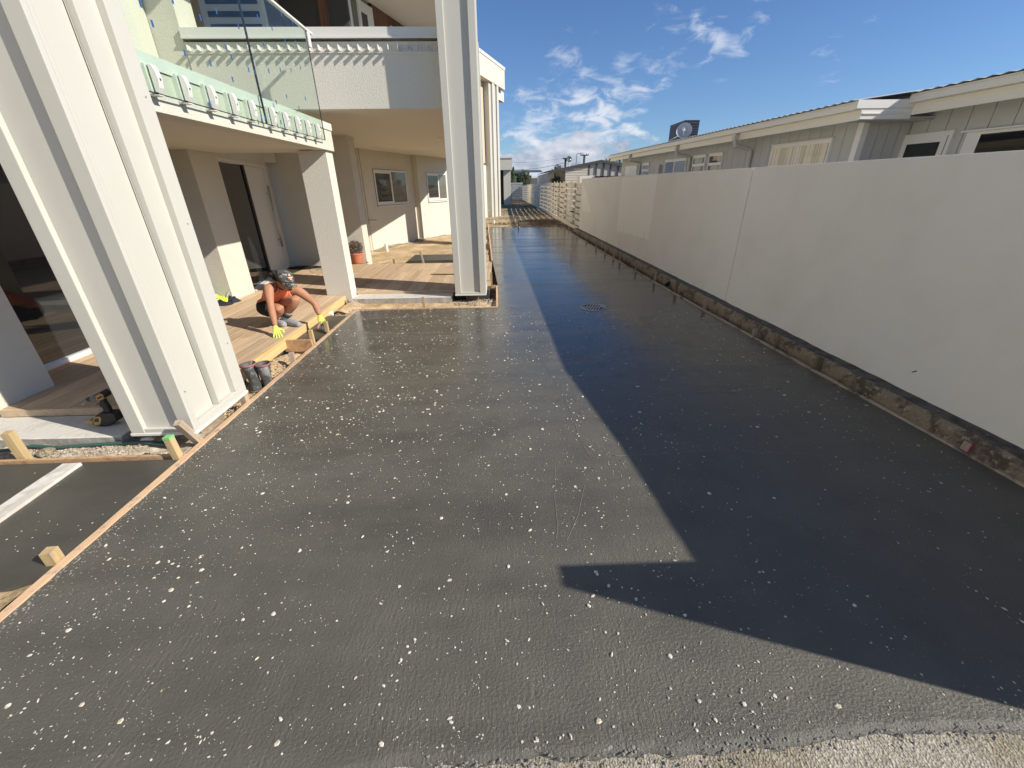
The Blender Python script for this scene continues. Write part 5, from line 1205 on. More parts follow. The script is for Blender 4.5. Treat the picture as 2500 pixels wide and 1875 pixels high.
# =================================================================== SKINNED FIGURES
def skin(verts, edges, radii, sub=2, root=0, smooth=1.0):
    me = bpy.data.meshes.new('tmp'); me.from_pydata([tuple(v) for v in verts], edges, [])
    o = bpy.data.objects.new('tmp', me); COL.objects.link(o)
    md = o.modifiers.new('s', 'SKIN'); md.branch_smoothing = smooth; md.use_smooth_shade = True
    sv = me.skin_vertices[0].data
    for i, r in enumerate(radii): sv[i].radius = (r, r) if not isinstance(r, tuple) else r; sv[i].use_root = (i == root)
    if sub: sd = o.modifiers.new('u', 'SUBSURF'); sd.levels = sub; sd.render_levels = sub
    dg = bpy.context.evaluated_depsgraph_get(); dg.update(); ev = o.evaluated_get(dg); r = ev.to_mesh()
    V = [v.co.copy() for v in r.vertices]; Fc = [tuple(p.vertices) for p in r.polygons]
    ev.to_mesh_clear(); bpy.data.objects.remove(o); bpy.data.meshes.remove(me)
    return V, Fc
z58 = crop(580, 620, 5.927)
def P(x, y, Y): return at_y(*z58(x, y), Y)
def Q(x, y, z): return at_z(*z58(x, y), z)
J = dict(pelvis=P(385, 735, 5.40), rhip=P(375, 780, 5.30), lhip=P(520, 730, 5.40), spine=P(450, 660, 5.33), chest=P(600, 560, 5.20), neck=P(655, 455, 5.15),
         rsh=P(440, 470, 5.02), lsh=P(870, 520, 5.23), relb=P(478, 745, 4.93), rwr=P(548, 1055, 4.80), lelb=P(1118, 715, 5.20), lwr=P(1190, 895, 5.17),
         rkn=P(615, 795, 4.98), lkn=P(850, 665, 5.08), rank=P(610, 945, 5.13), lank=P(745, 880, 5.19))
J['rheel'] = Q(590, 1000, DZ+.03); J['rtoe'] = Q(690, 1035, DZ+.022); J['lheel'] = Q(700, 985, DZ+.035); J['ltoe'] = Q(905, 1028, DZ+.025)
J['rank'] = J['rheel'] + Vector((.01, -.01, .09)); J['lank'] = J['lheel'] + Vector((.015, -.005, .085))
worker = empty('person', (J['lheel'].x, J['lheel'].y, DZ), 'worker crouching on the deck edge in orange singlet, black shorts, camouflage cap and yellow gloves', 'person')
hc = P(690, 395, 5.06)
hf = Vector((.80, -.50, -.38)).normalized(); hu = (Vector((.28, -.12, .95)) - hf*Vector((.28, -.12, .95)).dot(hf)).normalized(); hr = hf.cross(hu)   # hr: right side of face
V = []; E = []; Rr = []
def N_(p, r): V.append(p); Rr.append(r); return len(V)-1
def ed(a, b): E.append((a, b))
pe = N_(J['pelvis'], (.14, .13)); s1_ = N_(J['spine'], (.145, .14)); s2_ = N_(J['spine'].lerp(J['chest'], .5), (.165, .155)); ch = N_(J['chest'] + Vector((.01, -.03, -.01)), (.160, .145)); ed(pe, s1_); ed(s1_, s2_); ed(s2_, ch)
nk = N_(J['neck'], .065); ed(ch, nk); hb0 = N_(hc - hf*.035 - hu*.075, .055); ed(nk, hb0); h1 = N_(hc - hf*.005 + hu*.0, .086); ed(hb0, h1); h2 = N_(hc + hu*.06 - hf*.01, .072); ed(h1, h2)
jaw = N_(hc + hf*.055 - hu*.085, .038); ed(hb0, jaw)
for s, sh, el_, wr in (('r', 'rsh', 'relb', 'rwr'), ('l', 'lsh', 'lelb', 'lwr')):
    a = N_(J['chest'].lerp(J[sh], .55) + Vector((0, 0, .01)), .085); b = N_(J[sh], .069); c_ = N_(J[sh].lerp(J[el_], .42), .056); d = N_(J[el_], .040); e_ = N_(J[el_].lerp(J[wr], .28), .046); f = N_(J[wr], .027)
    ed(ch, a); ed(a, b); ed(b, c_); ed(c_, d); ed(d, e_); ed(e_, f)
for hip, kn, an, he, to in (('rhip', 'rkn', 'rank', 'rheel', 'rtoe'), ('lhip', 'lkn', 'lank', 'lheel', 'ltoe')):
    a = N_(J[hip], .118); b = N_(J[hip].lerp(J[kn], .5), .085); c_ = N_(J[kn] - (J[kn]-J[hip]).normalized()*.03, .062); c2 = N_(J[kn] + (J[kn]-J[an]).normalized()*.0, .058); d = N_(J[kn].lerp(J[an], .4), .058); e_ = N_(J[an], .036)
    ed(pe, a); ed(a, b); ed(b, c_); ed(c_, c2); ed(c2, d); ed(d, e_)
    h_ = N_(J[he] + Vector((0, 0, .012)), .034); t_ = N_(J[to], .026); m_ = N_(J[he].lerp(J[to], .6) + Vector((0, 0, .006)), .036); ed(e_, h_); ed(h_, m_); ed(m_, t_)
BV, BF = skin(V, E, Rr, 3, 0)
# squash the feet onto the deck
for v in BV: v.z = max(v.z, DZ + .002)
MAT['skin'] = simple('tanned_skin', (.47, .235, .145), .62, var=[(7, (.38, .18, .105), .45, .7), (40, (.40, .20, .125), .6, .7)], bump=(60, .2, .004), spec=.25)
MAT['skin_far'] = MAT['skin']
def seg_d(p, a, b):
    ab = b - a; t = max(0, min(1, (p-a).dot(ab)/ab.length_squared)); return (p - (a + ab*t)).length, t
segs = {'torso': [(J['pelvis'], J['spine']), (J['spine'], J['chest'])], 'sh': [(J['chest'], J['rsh']), (J['chest'], J['lsh'])], 'neck': [(J['chest'].lerp(J['neck'], .55), J['neck']), (J['neck'], hc)],
        'ra': [(J['rsh'], J['relb']), (J['relb'], J['rwr'])], 'la': [(J['lsh'], J['lelb']), (J['lelb'], J['lwr'])],
        'rt': [(J['rhip'], J['rkn'])], 'lt': [(J['lhip'], J['lkn'])], 'rc': [(J['rkn'], J['rank']), (J['rank'], J['rheel']), (J['rheel'], J['rtoe'])], 'lc': [(J['lkn'], J['lank']), (J['lank'], J['lheel']), (J['lheel'], J['ltoe'])], 'hip': [(J['pelvis'], J['rhip']), (J['pelvis'], J['lhip'])]}
def nearest(p):
    best = None
    for k, L_ in segs.items():
        for i, (a, b) in enumerate(L_):
            d, t = seg_d(p, a, b); w_ = {'torso': .12, 'hip': .10, 'sh': .075, 'rt': .08, 'lt': .08, 'rc': .05, 'lc': .05, 'neck': .06}.get(k, .045)
            q = d/w_
            if best is None or q < best[0]: best = (q, k, i, t)
    return best
b_ = MB(); b_.add(BV, BF); body = b_.build('body', MAT['skin'], worker, smooth=True)
# vertex normals for offset garments
bmn = bmesh.new(); bmn.from_mesh(body.data); bmn.verts.ensure_lookup_table(); org = root_loc(body); info = [nearest(v.co + org) for v in bmn.verts]; nrm = [v.normal.copy() for v in bmn.verts]; cos = [v.co + org for v in bmn.verts]; faces = [tuple(v.index for v in f.verts) for f in bmn.faces]; fno = [f.normal.copy() for f in bmn.faces]; bmn.free()
HEM = {}
def garment(name, mat, test, off, wave=.0, sm=2):
    used = {}; m = MB()
    for f in faces:
        if all(test(info[i], cos[i], nrm[i]) for i in f):
            idx = []
            for i in f:
                if i not in used:
                    used[i] = len(m.v); p = cos[i]; m.v.append(p + nrm[i]*(off + wave*nv(p.x, p.y, p.z, 16)))
                idx.append(used[i])
            m.f.append(tuple(idx)); m.m.append(0)
    # even out the ragged hem
    from collections import Counter
    ec = Counter(tuple(sorted((f[k], f[(k+1) % len(f)]))) for f in m.f for k in range(len(f))); be = [e for e, c in ec.items() if c == 1]; nb_ = {}
    for a, b in be: nb_.setdefault(a, []).append(b); nb_.setdefault(b, []).append(a)
    for it in range(14):
        new = {a: (m.v[a] + (sum((m.v[b] for b in L_), Vector())/len(L_)))*.5 for a, L_ in nb_.items()}
        for a, p in new.items(): m.v[a] = p
    m.hem = [(m.v[a].copy(), m.v[b].copy()) for a, b in be]; HEM[name] = m.hem
    o = m.build(name, mat, worker, smooth=True); sd = o.modifiers.new('sol', 'SOLIDIFY'); sd.thickness = .006; sd.offset = 1; return o
MAT['orange'] = simple('hi_vis_orange', (.95, .27, .13), .75, bump=(26, .45, .01), spec=.2)
MAT['shorts'] = simple('black_shorts', (.022, .024, .025), .85, bump=(24, .5, .012), spec=.2)
MAT['sock'] = simple('grey_wool_sock', (.36, .37, .37), .95, var=[(60, (.24, .25, .26), .45, .6)], bump=(120, .6, .003)); MAT['sockband'] = simple('dark_sock_band', (.03, .035, .035), .9)
MAT['singlet_trim'] = simple('black_trim', (.02, .015, .015), .8)
nf = (hc - J['neck']).normalized()
def t_singlet(inf, p, n):
    q, k, i, t = inf
    if k == 'torso': return not (i == 0 and t < .12)
    if k == 'sh':
        return t < .68
    if k == 'neck': return (i == 0) or (i == 1 and (p - hc).length > .135)
    if k == 'hip': return p.z > J['pelvis'].z + .04
    return False
def scoop(p):   # neck opening in front
    c = J['neck'] + Vector((.10, -.10, -.03)); return (p - c).length < .085 and (p - J['neck']).dot(nf) > -.05
garment('singlet', MAT['orange'], lambda i, p, n: t_singlet(i, p, n) and not scoop(p), .010, .008)
def t_trim(i, p, n): 
    return (i[1] == 'sh' and .62 < i[3] < .74) or (t_singlet(i, p, n) and False)
m = MB()
for a, b in HEM['singlet']:
    if (b-a).length > 1e-5: m.tube([a - (b-a)*.2, b + (b-a)*.2], .0055, 5)
m.build('singlet_trim', MAT['singlet_trim'], worker, smooth=True)
garment('shorts', MAT['shorts'], lambda i, p, n: i[1] == 'hip' or (i[1] == 'torso' and i[2] == 0 and i[3] < .25) or (i[1] in ('rt', 'lt') and i[3] < (.60 if i[1] == 'rt' else .62)), .014, .012)
garment('sock', MAT['sock'], lambda i, p, n: i[1] == 'rc' and (i[2] > 0 or i[3] > .80), .006)
garment('sock', MAT['sock'], lambda i, p, n: i[1] == 'lc' and (i[2] > 0 or i[3] > .68), .006)
garment('sock_band', MAT['sockband'], lambda i, p, n: i[1] == 'lc' and i[2] == 0 and .78 < i[3] < .93, .016)
# face details
def ell(c, ax, r, n=14, m_=8): # ellipsoid, ax=(u,v,w) r=(a,b,c)
    mb = MB(); 
    for j in range(m_+1):
        th = math.pi*j/m_
        for i in range(n):
            ph = 2*math.pi*i/n; mb.v.append(c + ax[0]*r[0]*math.sin(th)*math.cos(ph) + ax[1]*r[1]*math.sin(th)*math.sin(ph) + ax[2]*r[2]*math.cos(th))
    for j in range(m_):
        for i in range(n): mb.f.append((j*n+i, j*n+(i+1) % n, (j+1)*n+(i+1) % n, (j+1)*n+i)); mb.m.append(0)
    return mb
fc_ = hc + hf*.078
NV, NF = skin([hc + hf*.082 + hu*.02, hc + hf*.098 - hu*.010, hc + hf*.112 - hu*.030, hc + hf*.088 - hu*.042], [(0, 1), (1, 2), (2, 3)], [.010, .011, .014, .009], 2); m = MB(); m.add(NV, NF); m.build('nose', MAT['skin'], worker, smooth=True)
m = ell(hc + hf*.035 - hu*.045, (hf, hr, hu), (.062, .056, .065)); m.build('face', MAT['skin'], worker, smooth=True)
MAT['lip'] = simple('lips', (.28, .11, .085), .5); m = ell(hc + hf*.095 - hu*.066, (hf, hr, hu), (.010, .024, .009)); m.build('mouth', MAT['lip'], worker, smooth=True)
for s in (-1, 1): m = ell(hc + hr*s*.083 - hf*.005 - hu*.012, (hf, hr, hu), (.018, .008, .030)); m.build('ear', MAT['skin'], worker, smooth=True)
MAT['shades'] = simple('black_sunglasses', (.006, .006, .007), .12)
m = MB()
for s in (-1, 1):
    q = ell(hc + hf*.090 + hr*s*.036 + hu*.012, (hf, hr, hu), (.014, .031, .019)); m.add(q.v, q.f); m.tube([hc + hf*.085 + hr*s*.062 + hu*.016, hc + hr*s*.088 + hu*.010], .005, 6)
m.build('sunglasses', MAT['shades'], worker, smooth=True)
MAT['hair'] = simple('black_curly_hair', (.015, .012, .012), .8, bump=(40, .8, .02)); m = MB()
for i in range(60):
    p = hc - hf*(.085 + .15*random.random()) - hu*(.0 + .05*random.random()) + hr*random.uniform(-.05, .04) + Vector((0, 0, .015)); q = ell(p, (hf, hr, hu), (.028, .024, .022), 7, 5); m.add(q.v, q.f)
m.build('hair', MAT['hair'], worker, smooth=True)
# cap
MAT['camo'] = simple('camouflage_cap', (.085, .085, .08), .85, var=[(26, (.30, .31, .28), .52, .58), (33, (.03, .03, .03), .55, .6)], bump=(200, .2, .002), local=False)
MAT['logo_o'] = simple('logo_orange', (.55, .14, .05), .7); MAT['logo_w'] = simple('logo_cream', (.72, .66, .52), .7)
m = MB(); n = 22; mm_ = 8; cf = (hf + hu*.10).normalized(); cu = (hu - hf*.10).normalized(); cc_ = hc + hu*.030 - hf*.008
for j in range(mm_+1):
    th = (math.pi/2)*j/mm_
    for i in range(n):
        ph = 2*math.pi*i/n; rr_ = math.cos(th*.98)**.75; m.v.append(cc_ + cf*.108*rr_*math.cos(ph) + hr*.094*rr_*math.sin(ph) + cu*(.098*math.sin(th)))
for j in range(mm_):
    for i in range(n): m.f.append((j*n+i, j*n+(i+1) % n, (j+1)*n+(i+1) % n, (j+1)*n+i)); m.m.append(0)
m.f.append(tuple(range(mm_*n, mm_*n+n))); m.m.append(0); o = m.build('cap', MAT['camo'], worker, smooth=True)
m = MB(); k = 14
for j in range(2):
    for i in range(k+1):
        ph = -1.12 + 2.24*i/k; rx = .104 + (.085*math.cos(ph*.9) if j else 0); ry = .092 + (.0 if j else 0)
        m.v.append(cc_ + cf*rx*math.cos(ph) + hr*(ry*math.sin(ph)) - cu*(.004 + (.026 if j else 0) + .016*(ph/1.12)**2))
for i in range(k): m.f.append((i, i+1, k+2+i, k+1+i)); m.m.append(0)
b2 = m.build('brim', MAT['camo'], o, smooth=True); s_ = b2.modifiers.new('s', 'SOLIDIFY'); s_.thickness = .004
def patch(name, mat, a0, a1, t0, t1, off, par, taper=1):
    m = MB(); k = 5
    for j in range(3):
        th = t0 + (t1-t0)*j/2
        for i in range(k+1):
            w_ = 1 if j else taper; ph = (a0+a1)/2 + (a1-a0)*(i/k - .5)*w_; rr_ = math.cos(th*.98)**.75; m.v.append(cc_ + cf*(.108+off)*rr_*math.cos(ph) + hr*(.094+off)*rr_*math.sin(ph) + cu*((.098+off)*math.sin(th)))
    for j in range(2):
        for i in range(k): a = j*(k+1)+i; m.f.append((a, a+1, a+k+2, a+k+1)); m.m.append(0)
    o_ = m.build(name, mat, par, smooth=True); s = o_.modifiers.new('s', 'SOLIDIFY'); s.thickness = .0015; return o_
patch('logo', MAT['logo_o'], -.26, .22, .62, .86, .003, o, .8); patch('logo', MAT['logo_w'], -.42, .36, .47, .59, .004, o, 1); patch('logo', MAT['logo_o'], -.28, .22, .22, .45, .003, o, .25); patch('logo', MAT['logo_w'], -.10, .14, .78, .98, .005, o, 1); patch('logo', MAT['logo_w'], -.16, .10, .28, .40, .0045, o, .6)
# gloves: palm plus five separate fingers
MAT['glove'] = simple('yellow_glove', (.62, .76, .13), .7, bump=(50, .3, .003)); MAT['glovetip'] = simple('grey_glove_palm', (.09, .10, .10), .6)
def glove(wr, fwd, up, side, curl, parent, sc=1.0, spread=.12, thumb_out=.7, lab=None):
    f = fwd.normalized(); u_ = (up - f*up.dot(f)).normalized(); s = f.cross(u_)*side; m = MB(); T = MB()
    PV, PF = skin([wr - f*.035*sc, wr + f*.01*sc, wr + f*.05*sc, wr + f*.085*sc], [(0, 1), (1, 2), (2, 3)], [(.032*sc, .030*sc), (.036*sc, .022*sc), (.046*sc, .019*sc), (.042*sc, .017*sc)], 2); m.add(PV, PF)
    for i, (ln, r) in enumerate(((.072, .0105), (.082, .011), (.076, .0105), (.058, .009))):
        off = (1.5 - i)*.021*sc; base = wr + f*.085*sc + s*off; a = (1.5 - i)*spread; d = (f*math.cos(a) + s*math.sin(a)).normalized(); pts = [base - d*.03*sc, base]; ang = curl[i] if isinstance(curl, (list, tuple)) else curl; cur = base
        for j, fr in enumerate((.42, .32, .26)):
            th = ang*(j + .6); dd_ = (d*math.cos(th) - u_*math.sin(th)); cur = cur + dd_*ln*fr*sc*1.15; pts.append(cur)
        FV, FF = skin(pts, [(k, k+1) for k in range(4)], [r*sc]*4 + [r*.85*sc], 1); m.add(FV, FF)
        FV, FF = skin([pts[-2].lerp(pts[-1], .45), pts[-1]], [(0, 1)], [r*1.06*sc, r*.9*sc], 1); T.add(FV, FF)
    tb_ = wr + f*.03*sc + s*.035*sc; d = (f*.65 + s*thumb_out - u_*.25).normalized(); pts = [tb_ - d*.02, tb_ + d*.02*sc, tb_ + d*.05*sc, tb_ + (d*.8 - s*.25 + f*.2).normalized()*.078*sc]
    FV, FF = skin(pts, [(0, 1), (1, 2), (2, 3)], [.017*sc, .014*sc, .012*sc, .010*sc], 1); m.add(FV, FF)
    g = m.build('glove', MAT['glove'], parent, smooth=True); T.build('fingertips', MAT['glovetip'], g, smooth=True); return g
rt = Q(585, 1215, DZ + .012); rf = (rt - J['rwr']); glove(J['rwr'] + rf.normalized()*.015, (rf.normalized() + Vector((0, 0, -.15))), Vector((.25, -.55, .8)), -1, [.22, .18, .18, .24], worker, .95, .16, 1.0)
lw = J['lwr']; glove(lw + Vector((.0, 0, -.01)), Vector((.10, -.20, -1)), Vector((.75, -.62, .1)), -1, [.75, .8, .8, .85], worker, .88, .04, .55)
hand_l = lw + Vector((.01, -.02, -.09))
# trowel held in the hand: handle and steel blade
tr_ = empty('trowel', (hand_l.x, hand_l.y, .02), 'steel finishing trowel with worn wooden handle held in the yellow gloved hand', 'trowel')
MAT['handle'] = simple('worn_red_brown_handle', (.28, .17, .14), .6); h0 = P(1150, 1085, 5.02); h1_ = P(1195, 985, 5.12)
m = MB(); m.tube([h0, h0.lerp(h1_, .35), h0.lerp(h1_, .7), h1_], [.014, .017, .016, .012], 10); m.build('handle', MAT['handle'], tr_, smooth=True)
b0, b1 = Q(1180, 1060, .018), Q(1310, 1135, .012); d = (b1-b0).normalized(); s = Vector((-d.y, d.x, 0)); m = MB(); m.add([b0 - s*.035, b0 + s*.045, b1 + s*.012, b1 - s*.012, b0 - s*.035 + Vector((0, 0, .003)), b0 + s*.045 + Vector((0, 0, .003)), b1 + s*.012 + Vector((0, 0, .003)), b1 - s*.012 + Vector((0, 0, .003))], [(0,3,2,1),(4,5,6,7),(0,1,5,4),(1,2,6,5),(2,3,7,6),(3,0,4,7)])
m.build('blade', MAT['steel'], tr_); m = MB(); m.tube([h1_, h1_ + Vector((.02, .01, -.03)), b0.lerp(b1, .25) + Vector((0, 0, .004))], .006, 6); m.build('tang', MAT['steel'], tr_, smooth=True)

# =================================================================== GUMBOOTS
MAT['boot'] = simple('cement_dusted_rubber', (.075, .078, .078), .6, var=[(14, (.30, .30, .285), .50, .62)], bump=(20, .5, .01), scale3=(1, 1, .45)); MAT['bootrim'] = simple('dull_red_boot_rim', (.33, .13, .12), .6); MAT['bootin'] = simple('boot_lining', (.10, .105, .11), .9); MAT['sole'] = simple('boot_sole', (.16, .14, .09), .8)
def gumboot(top, ank, toe, label):
    r = empty('gumboot', (ank.x, ank.y, ank.z - .06), label, 'boot', 'pair of black gumboots beside the big column'); m = MB(); n = 18
    d = (toe - ank); d.z = 0; d.normalize(); s = Vector((-d.y, d.x, 0))
    rings = [(top, .072, .064, 0), (top.lerp(ank, .3), .064, .056, 0), (top.lerp(ank, .65), .055, .050, 0), (top.lerp(ank, .9), .048, .046, .1)]
    ax = (ank - top).normalized()
    for c, a, b, w_ in rings:
        for i in range(n): q = 2*math.pi*i/n; wr_ = 1 + .04*nv(c.x*9, q, c.z*9, 1.5); m.v.append(c + d*a*math.cos(q)*wr_ + s*b*math.sin(q)*wr_)
    zb = ank.z - .06
    foot = [(ank + Vector((0, 0, -.012)), .055, .046, 0), (ank + d*.035 + Vector((0, 0, -.032)), .095, .045, 0), (ank + d*.06 + Vector((0, 0, -.05)), .125, .048, 0), (ank + d*.06 + Vector((0, 0, -.059)), .127, .049, 0)]
    for c, a, b, w_ in foot:
        for i in range(n): q = 2*math.pi*i/n; m.v.append(c + d*a*math.cos(q) + s*b*math.sin(q))
    for j in range(len(rings)+len(foot)-1):
        for i in range(n): m.f.append((j*n+i, j*n+(i+1) % n, (j+1)*n+(i+1) % n, (j+1)*n+i)); m.m.append(0)
    b = m.build('shaft', MAT['boot'], r, smooth=True); so_ = b.modifiers.new('s', 'SOLIDIFY'); so_.thickness = .004; so_.offset = -1
    m = MB(); c = top - ax*.001; K = []
    for rr0, dz in ((1.02, -.004), (1.05, .004), (1.05, .016), (1.0, .018)):
        for i in range(n): q = 2*math.pi*i/n; m.v.append(c + ax*dz + d*.072*rr0*math.cos(q) + s*.064*rr0*math.sin(q))
    for j in range(3):
        for i in range(n): m.f.append((j*n+i, j*n+(i+1) % n, (j+1)*n+(i+1) % n, (j+1)*n+i)); m.m.append(0)
    q_ = m.build('rim', MAT['bootrim'], r, smooth=True); q_.modifiers.new('s', 'SOLIDIFY').thickness = .003
    m = MB(); c = ank + d*.06 + Vector((0, 0, -.062))
    for dz, k_ in ((0, 1.05), (-.016, 1.03)):
        for i in range(n): q = 2*math.pi*i/n; m.v.append(c + Vector((0, 0, dz)) + d*.128*k_*math.cos(q) + s*.050*k_*math.sin(q))
    m.f = [(i, (i+1) % n, n+(i+1) % n, n+i) for i in range(n)] + [tuple(range(n)), tuple(range(n, 2*n))]; m.m = [0]*len(m.f); m.build('sole', MAT['sole'], r)
z50 = crop(500, 780, 11.06)
gumboot(at_y(*z50(1150, 1200), 3.62), at_z(*z50(1370, 1700), -.02), at_z(*z50(1540, 1740), -.07), 'left black gumboot, splayed, dusted with cement beside the big column')
gumboot(at_y(*z50(1555, 1190), 3.66), at_z(*z50(1680, 1640), -.02), at_z(*z50(1810, 1640), -.07), 'right black gumboot standing upright against the form board')

# =================================================================== JACKET
MAT['hiyel'] = simple('hi_vis_yellow', (.62, .85, .06), .8, bump=(30, .4, .01)); MAT['navyc'] = simple('navy_cloth', (.018, .022, .035), .85, bump=(30, .5, .01)); MAT['reflect'] = simple('reflective_tape', (.50, .52, .54), .35)
jk = empty('work_jacket', (-4.14, 6.35, DZ), 'crumpled yellow and navy high visibility jacket on the deck by the porch pier', 'jacket')
def heap(name, mat, c, rx, ry, h, par, seed=0, n=26):
    m = MB()
    for j in range(n+1):
        for i in range(n+1):
            u, v = -1 + 2*i/n, -1 + 2*j/n; r = math.sqrt(u*u+v*v); k = 1 + .22*nv(u, v, seed, 1.6); x, y = c[0] + u*rx*k, c[1] + v*ry*k
            z = c[2] + h*max(0, 1 - r**2.2)*(.65 + .5*nv(u+seed, v, 1, 2.2)) + .35*h*nv(u, v, seed+3, 4.5)*max(0, 1.05-r); m.v.append((x, y, max(z, c[2] + .003)))
    for j in range(n):
        for i in range(n):
            u, v = -1 + 2*(i+.5)/n, -1 + 2*(j+.5)/n
            if math.hypot(u, v) > 1: continue
            a = j*(n+1)+i; m.f.append((a, a+1, a+n+2, a+n+1)); m.m.append(0)
    return m.build(name, mat, par, smooth=True)
jb = at_z(*z5(300, 1410), DZ); jc = at_z(*z5(420, 1385), DZ)
heap('sleeve', MAT['hiyel'], (jb.x - .10, jb.y + .16, DZ), .20, .15, .13, jk, 1); heap('body', MAT['navyc'], (jb.x + .0, jb.y + .03, DZ), .20, .11, .09, jk, 5); heap('sleeve', MAT['navyc'], (jc.x - .01, jc.y + .04, DZ), .11, .09, .12, jk, 8)
m = MB()
for (a, b, zt_) in (((jb.x - .10, jb.y + .0), (jb.x - .03, jb.y + .10), .10), ((jc.x - .10, jc.y + .0), (jc.x - .05, jc.y + .09), .12)):
    for i in range(6):
        t = i/5; x = a[0] + (b[0]-a[0])*t; y = a[1] + (b[1]-a[1])*t; z = DZ + .02 + zt_*math.sin(math.pi*(.15+.5*t)); m.v += [(x, y, z), (x + .045, y - .01, z + .008)]
    o_ = len(m.v) - 12; m.f += [(o_+2*i, o_+2*i+1, o_+2*i+3, o_+2*i+2) for i in range(5)]; m.m += [0]*5
q = m.build('reflective_tape', MAT['reflect'], jk, smooth=True); q.modifiers.new('s', 'SOLIDIFY').thickness = .003
# paper sheet by the form board
m = MB(); a = [Q(1250, 890, -.03), Q(1395, 890, -.03), Q(1350, 740, .04), Q(1290, 790, .07)]; m.v = [tuple(p) for p in a] + [tuple(a[0].lerp(a[3], .5) + Vector((-.02, -.0, .03)))]; m.f = [(0, 1, 4), (1, 2, 4), (2, 3, 4)]; m.m = [0]*3
MAT['paper'] = simple('white_plastic_scrap', (.80, .80, .80), .6, bump=(20, .5, .02)); o = m.build('plastic_scrap', MAT['paper'], label='crumpled white plastic scrap leaning on the deck edge behind the gloved hand', cat='litter'); o.modifiers.new('s', 'SOLIDIFY').thickness = .003
# cardboard sheet with print on the deck, plywood offcut, black threshold cloth
m = MB(); m.prism([(-4.12, 9.20), (-3.88, 8.82), (-2.95, 8.9), (-3.0, 9.86), (-4.14, 9.9)], DZ + .002, DZ + .007); MAT['card'] = simple('brown_card', (.50, .37, .21), .8); cd = m.build('cardboard_sheet', MAT['card'], label='flat brown cardboard sheet with faint grey print on the deck behind the pillar', cat='cardboard')
MAT['print'] = simple('grey_print', (.22, .19, .15), .8)
m = MB()
for i in range(5): m.box(-3.98 + .1*i, 9.15 + .02*i, DZ + .0072, -3.92 + .1*i, 9.55 + .01*i, DZ + .0078)
m.build('print', MAT['print'], cd)
m = MB(); V_ = [(-1.36, 8.42), (-.62, 8.36), (-.62, 9.75), (-1.02, 9.65)]; m.prism(V_, DZ + .018, DZ + .032); m.build('plywood_offcut', MAT['ply'], label='pointed plywood offcut lying on the rear deck beside the centre column', cat='plywood')
m = MB(); m.box(-1.1, 8.6, DZ + .001, -1.0, 9.0, DZ + .017); m.build('packer', MAT['ply'], label='thin packer under the plywood offcut on the rear deck', cat='timber')
o = heap('doormat_cloth', MAT['shorts'], (-4.35, 9.55, DZ + .002), .45, .25, .03, None, 3); tag(o, 'dark crumpled cloth lying before the entry door', 'cloth')
# =================================================================== POT AND PLANT
MAT['terra'] = simple('terracotta', (.50, .17, .09), .7, var=[(7, (.58, .25, .15), .5, .7)], bump=(40, .2, .004)); pc = at_z(*c3_(700, 515), DZ)
m = MB(); m.lathe([(0, 0), (.105, 0), (.120, .03), (.142, .15), (.150, .21), (.162, .212), (.164, .245), (.148, .247), (.145, .20), (0, .20)], (pc.x, pc.y, DZ), 28); m.build('plant_pot', MAT['terra'], label='terracotta pot standing on the deck edge beside the lit pilaster', cat='plant pot')
MAT['succ'] = simple('dusky_succulent_leaves', (.17, .115, .095), .6, var=[(14, (.30, .25, .19), .5, .65)], spec=.4); sh = empty('pot_shrub', (pc.x, pc.y, DZ + .20), 'dusky brown green succulent shrub growing in the terracotta pot', 'plant'); m = MB()
for i in range(900):
    v = Vector((random.gauss(0, 1), random.gauss(0, 1), random.gauss(0, 1))).normalized(); r = .165*(.55 + .45*random.random()**.5); p = Vector((pc.x, pc.y, DZ + .36)) + Vector((v.x*r, v.y*r, v.z*r*.95)); l = random.uniform(.014, .026)
    a = v; b = v.orthogonal().normalized(); b.rotate(Matrix.Rotation(random.random()*6.28, 3, v)); c = a.cross(b); m.add([p - c*l*.55, p + a*l*.9 + b*l*.3, p + c*l*.55, p - b*l*.5], [(0, 1, 2, 3), (0, 3, 1)])
m.build('leaves', MAT['succ'], sh); m = MB()
for i in range(14): q = random.random()*6.28; m.tube([(pc.x, pc.y, DZ + .19), (pc.x + .06*math.cos(q), pc.y + .06*math.sin(q), DZ + .30), (pc.x + .12*math.cos(q), pc.y + .12*math.sin(q), DZ + .42)], .007, 5)
m.build('stems', MAT['bark'], sh)
m = ell(Vector((pc.x + .22, pc.y + .05, DZ + .03)), (Vector((1, 0, 0)), Vector((0, 1, 0)), Vector((0, 0, 1))), (.035, .03, .025), 9, 6); m.build('white_stone', MAT['pebble'], label='small white stone beside the terracotta pot', cat='stone')
# pvc pipes
MAT['pvc'] = simple('white_pvc', (.72, .72, .70), .4)
def pvc(pt0, pt1, Y, r, label):
    a = at_z(*pt0, 0); b = at_y(*pt1, a.y); m = MB(); m.tube([a - Vector((0, 0, .1)), b], r, 12); m.build('pvc_pipe', MAT['pvc'], label=label, cat='pipe', smooth=False)
pvc(w1(610, 1520), w1(595, 1440), 0, .045, 'short white pvc riser in the sand below the sliding window')
pvc(rk(205, 170), rk(205, 140), 0, .06, 'short white pvc stub at the foot of the rear wing')
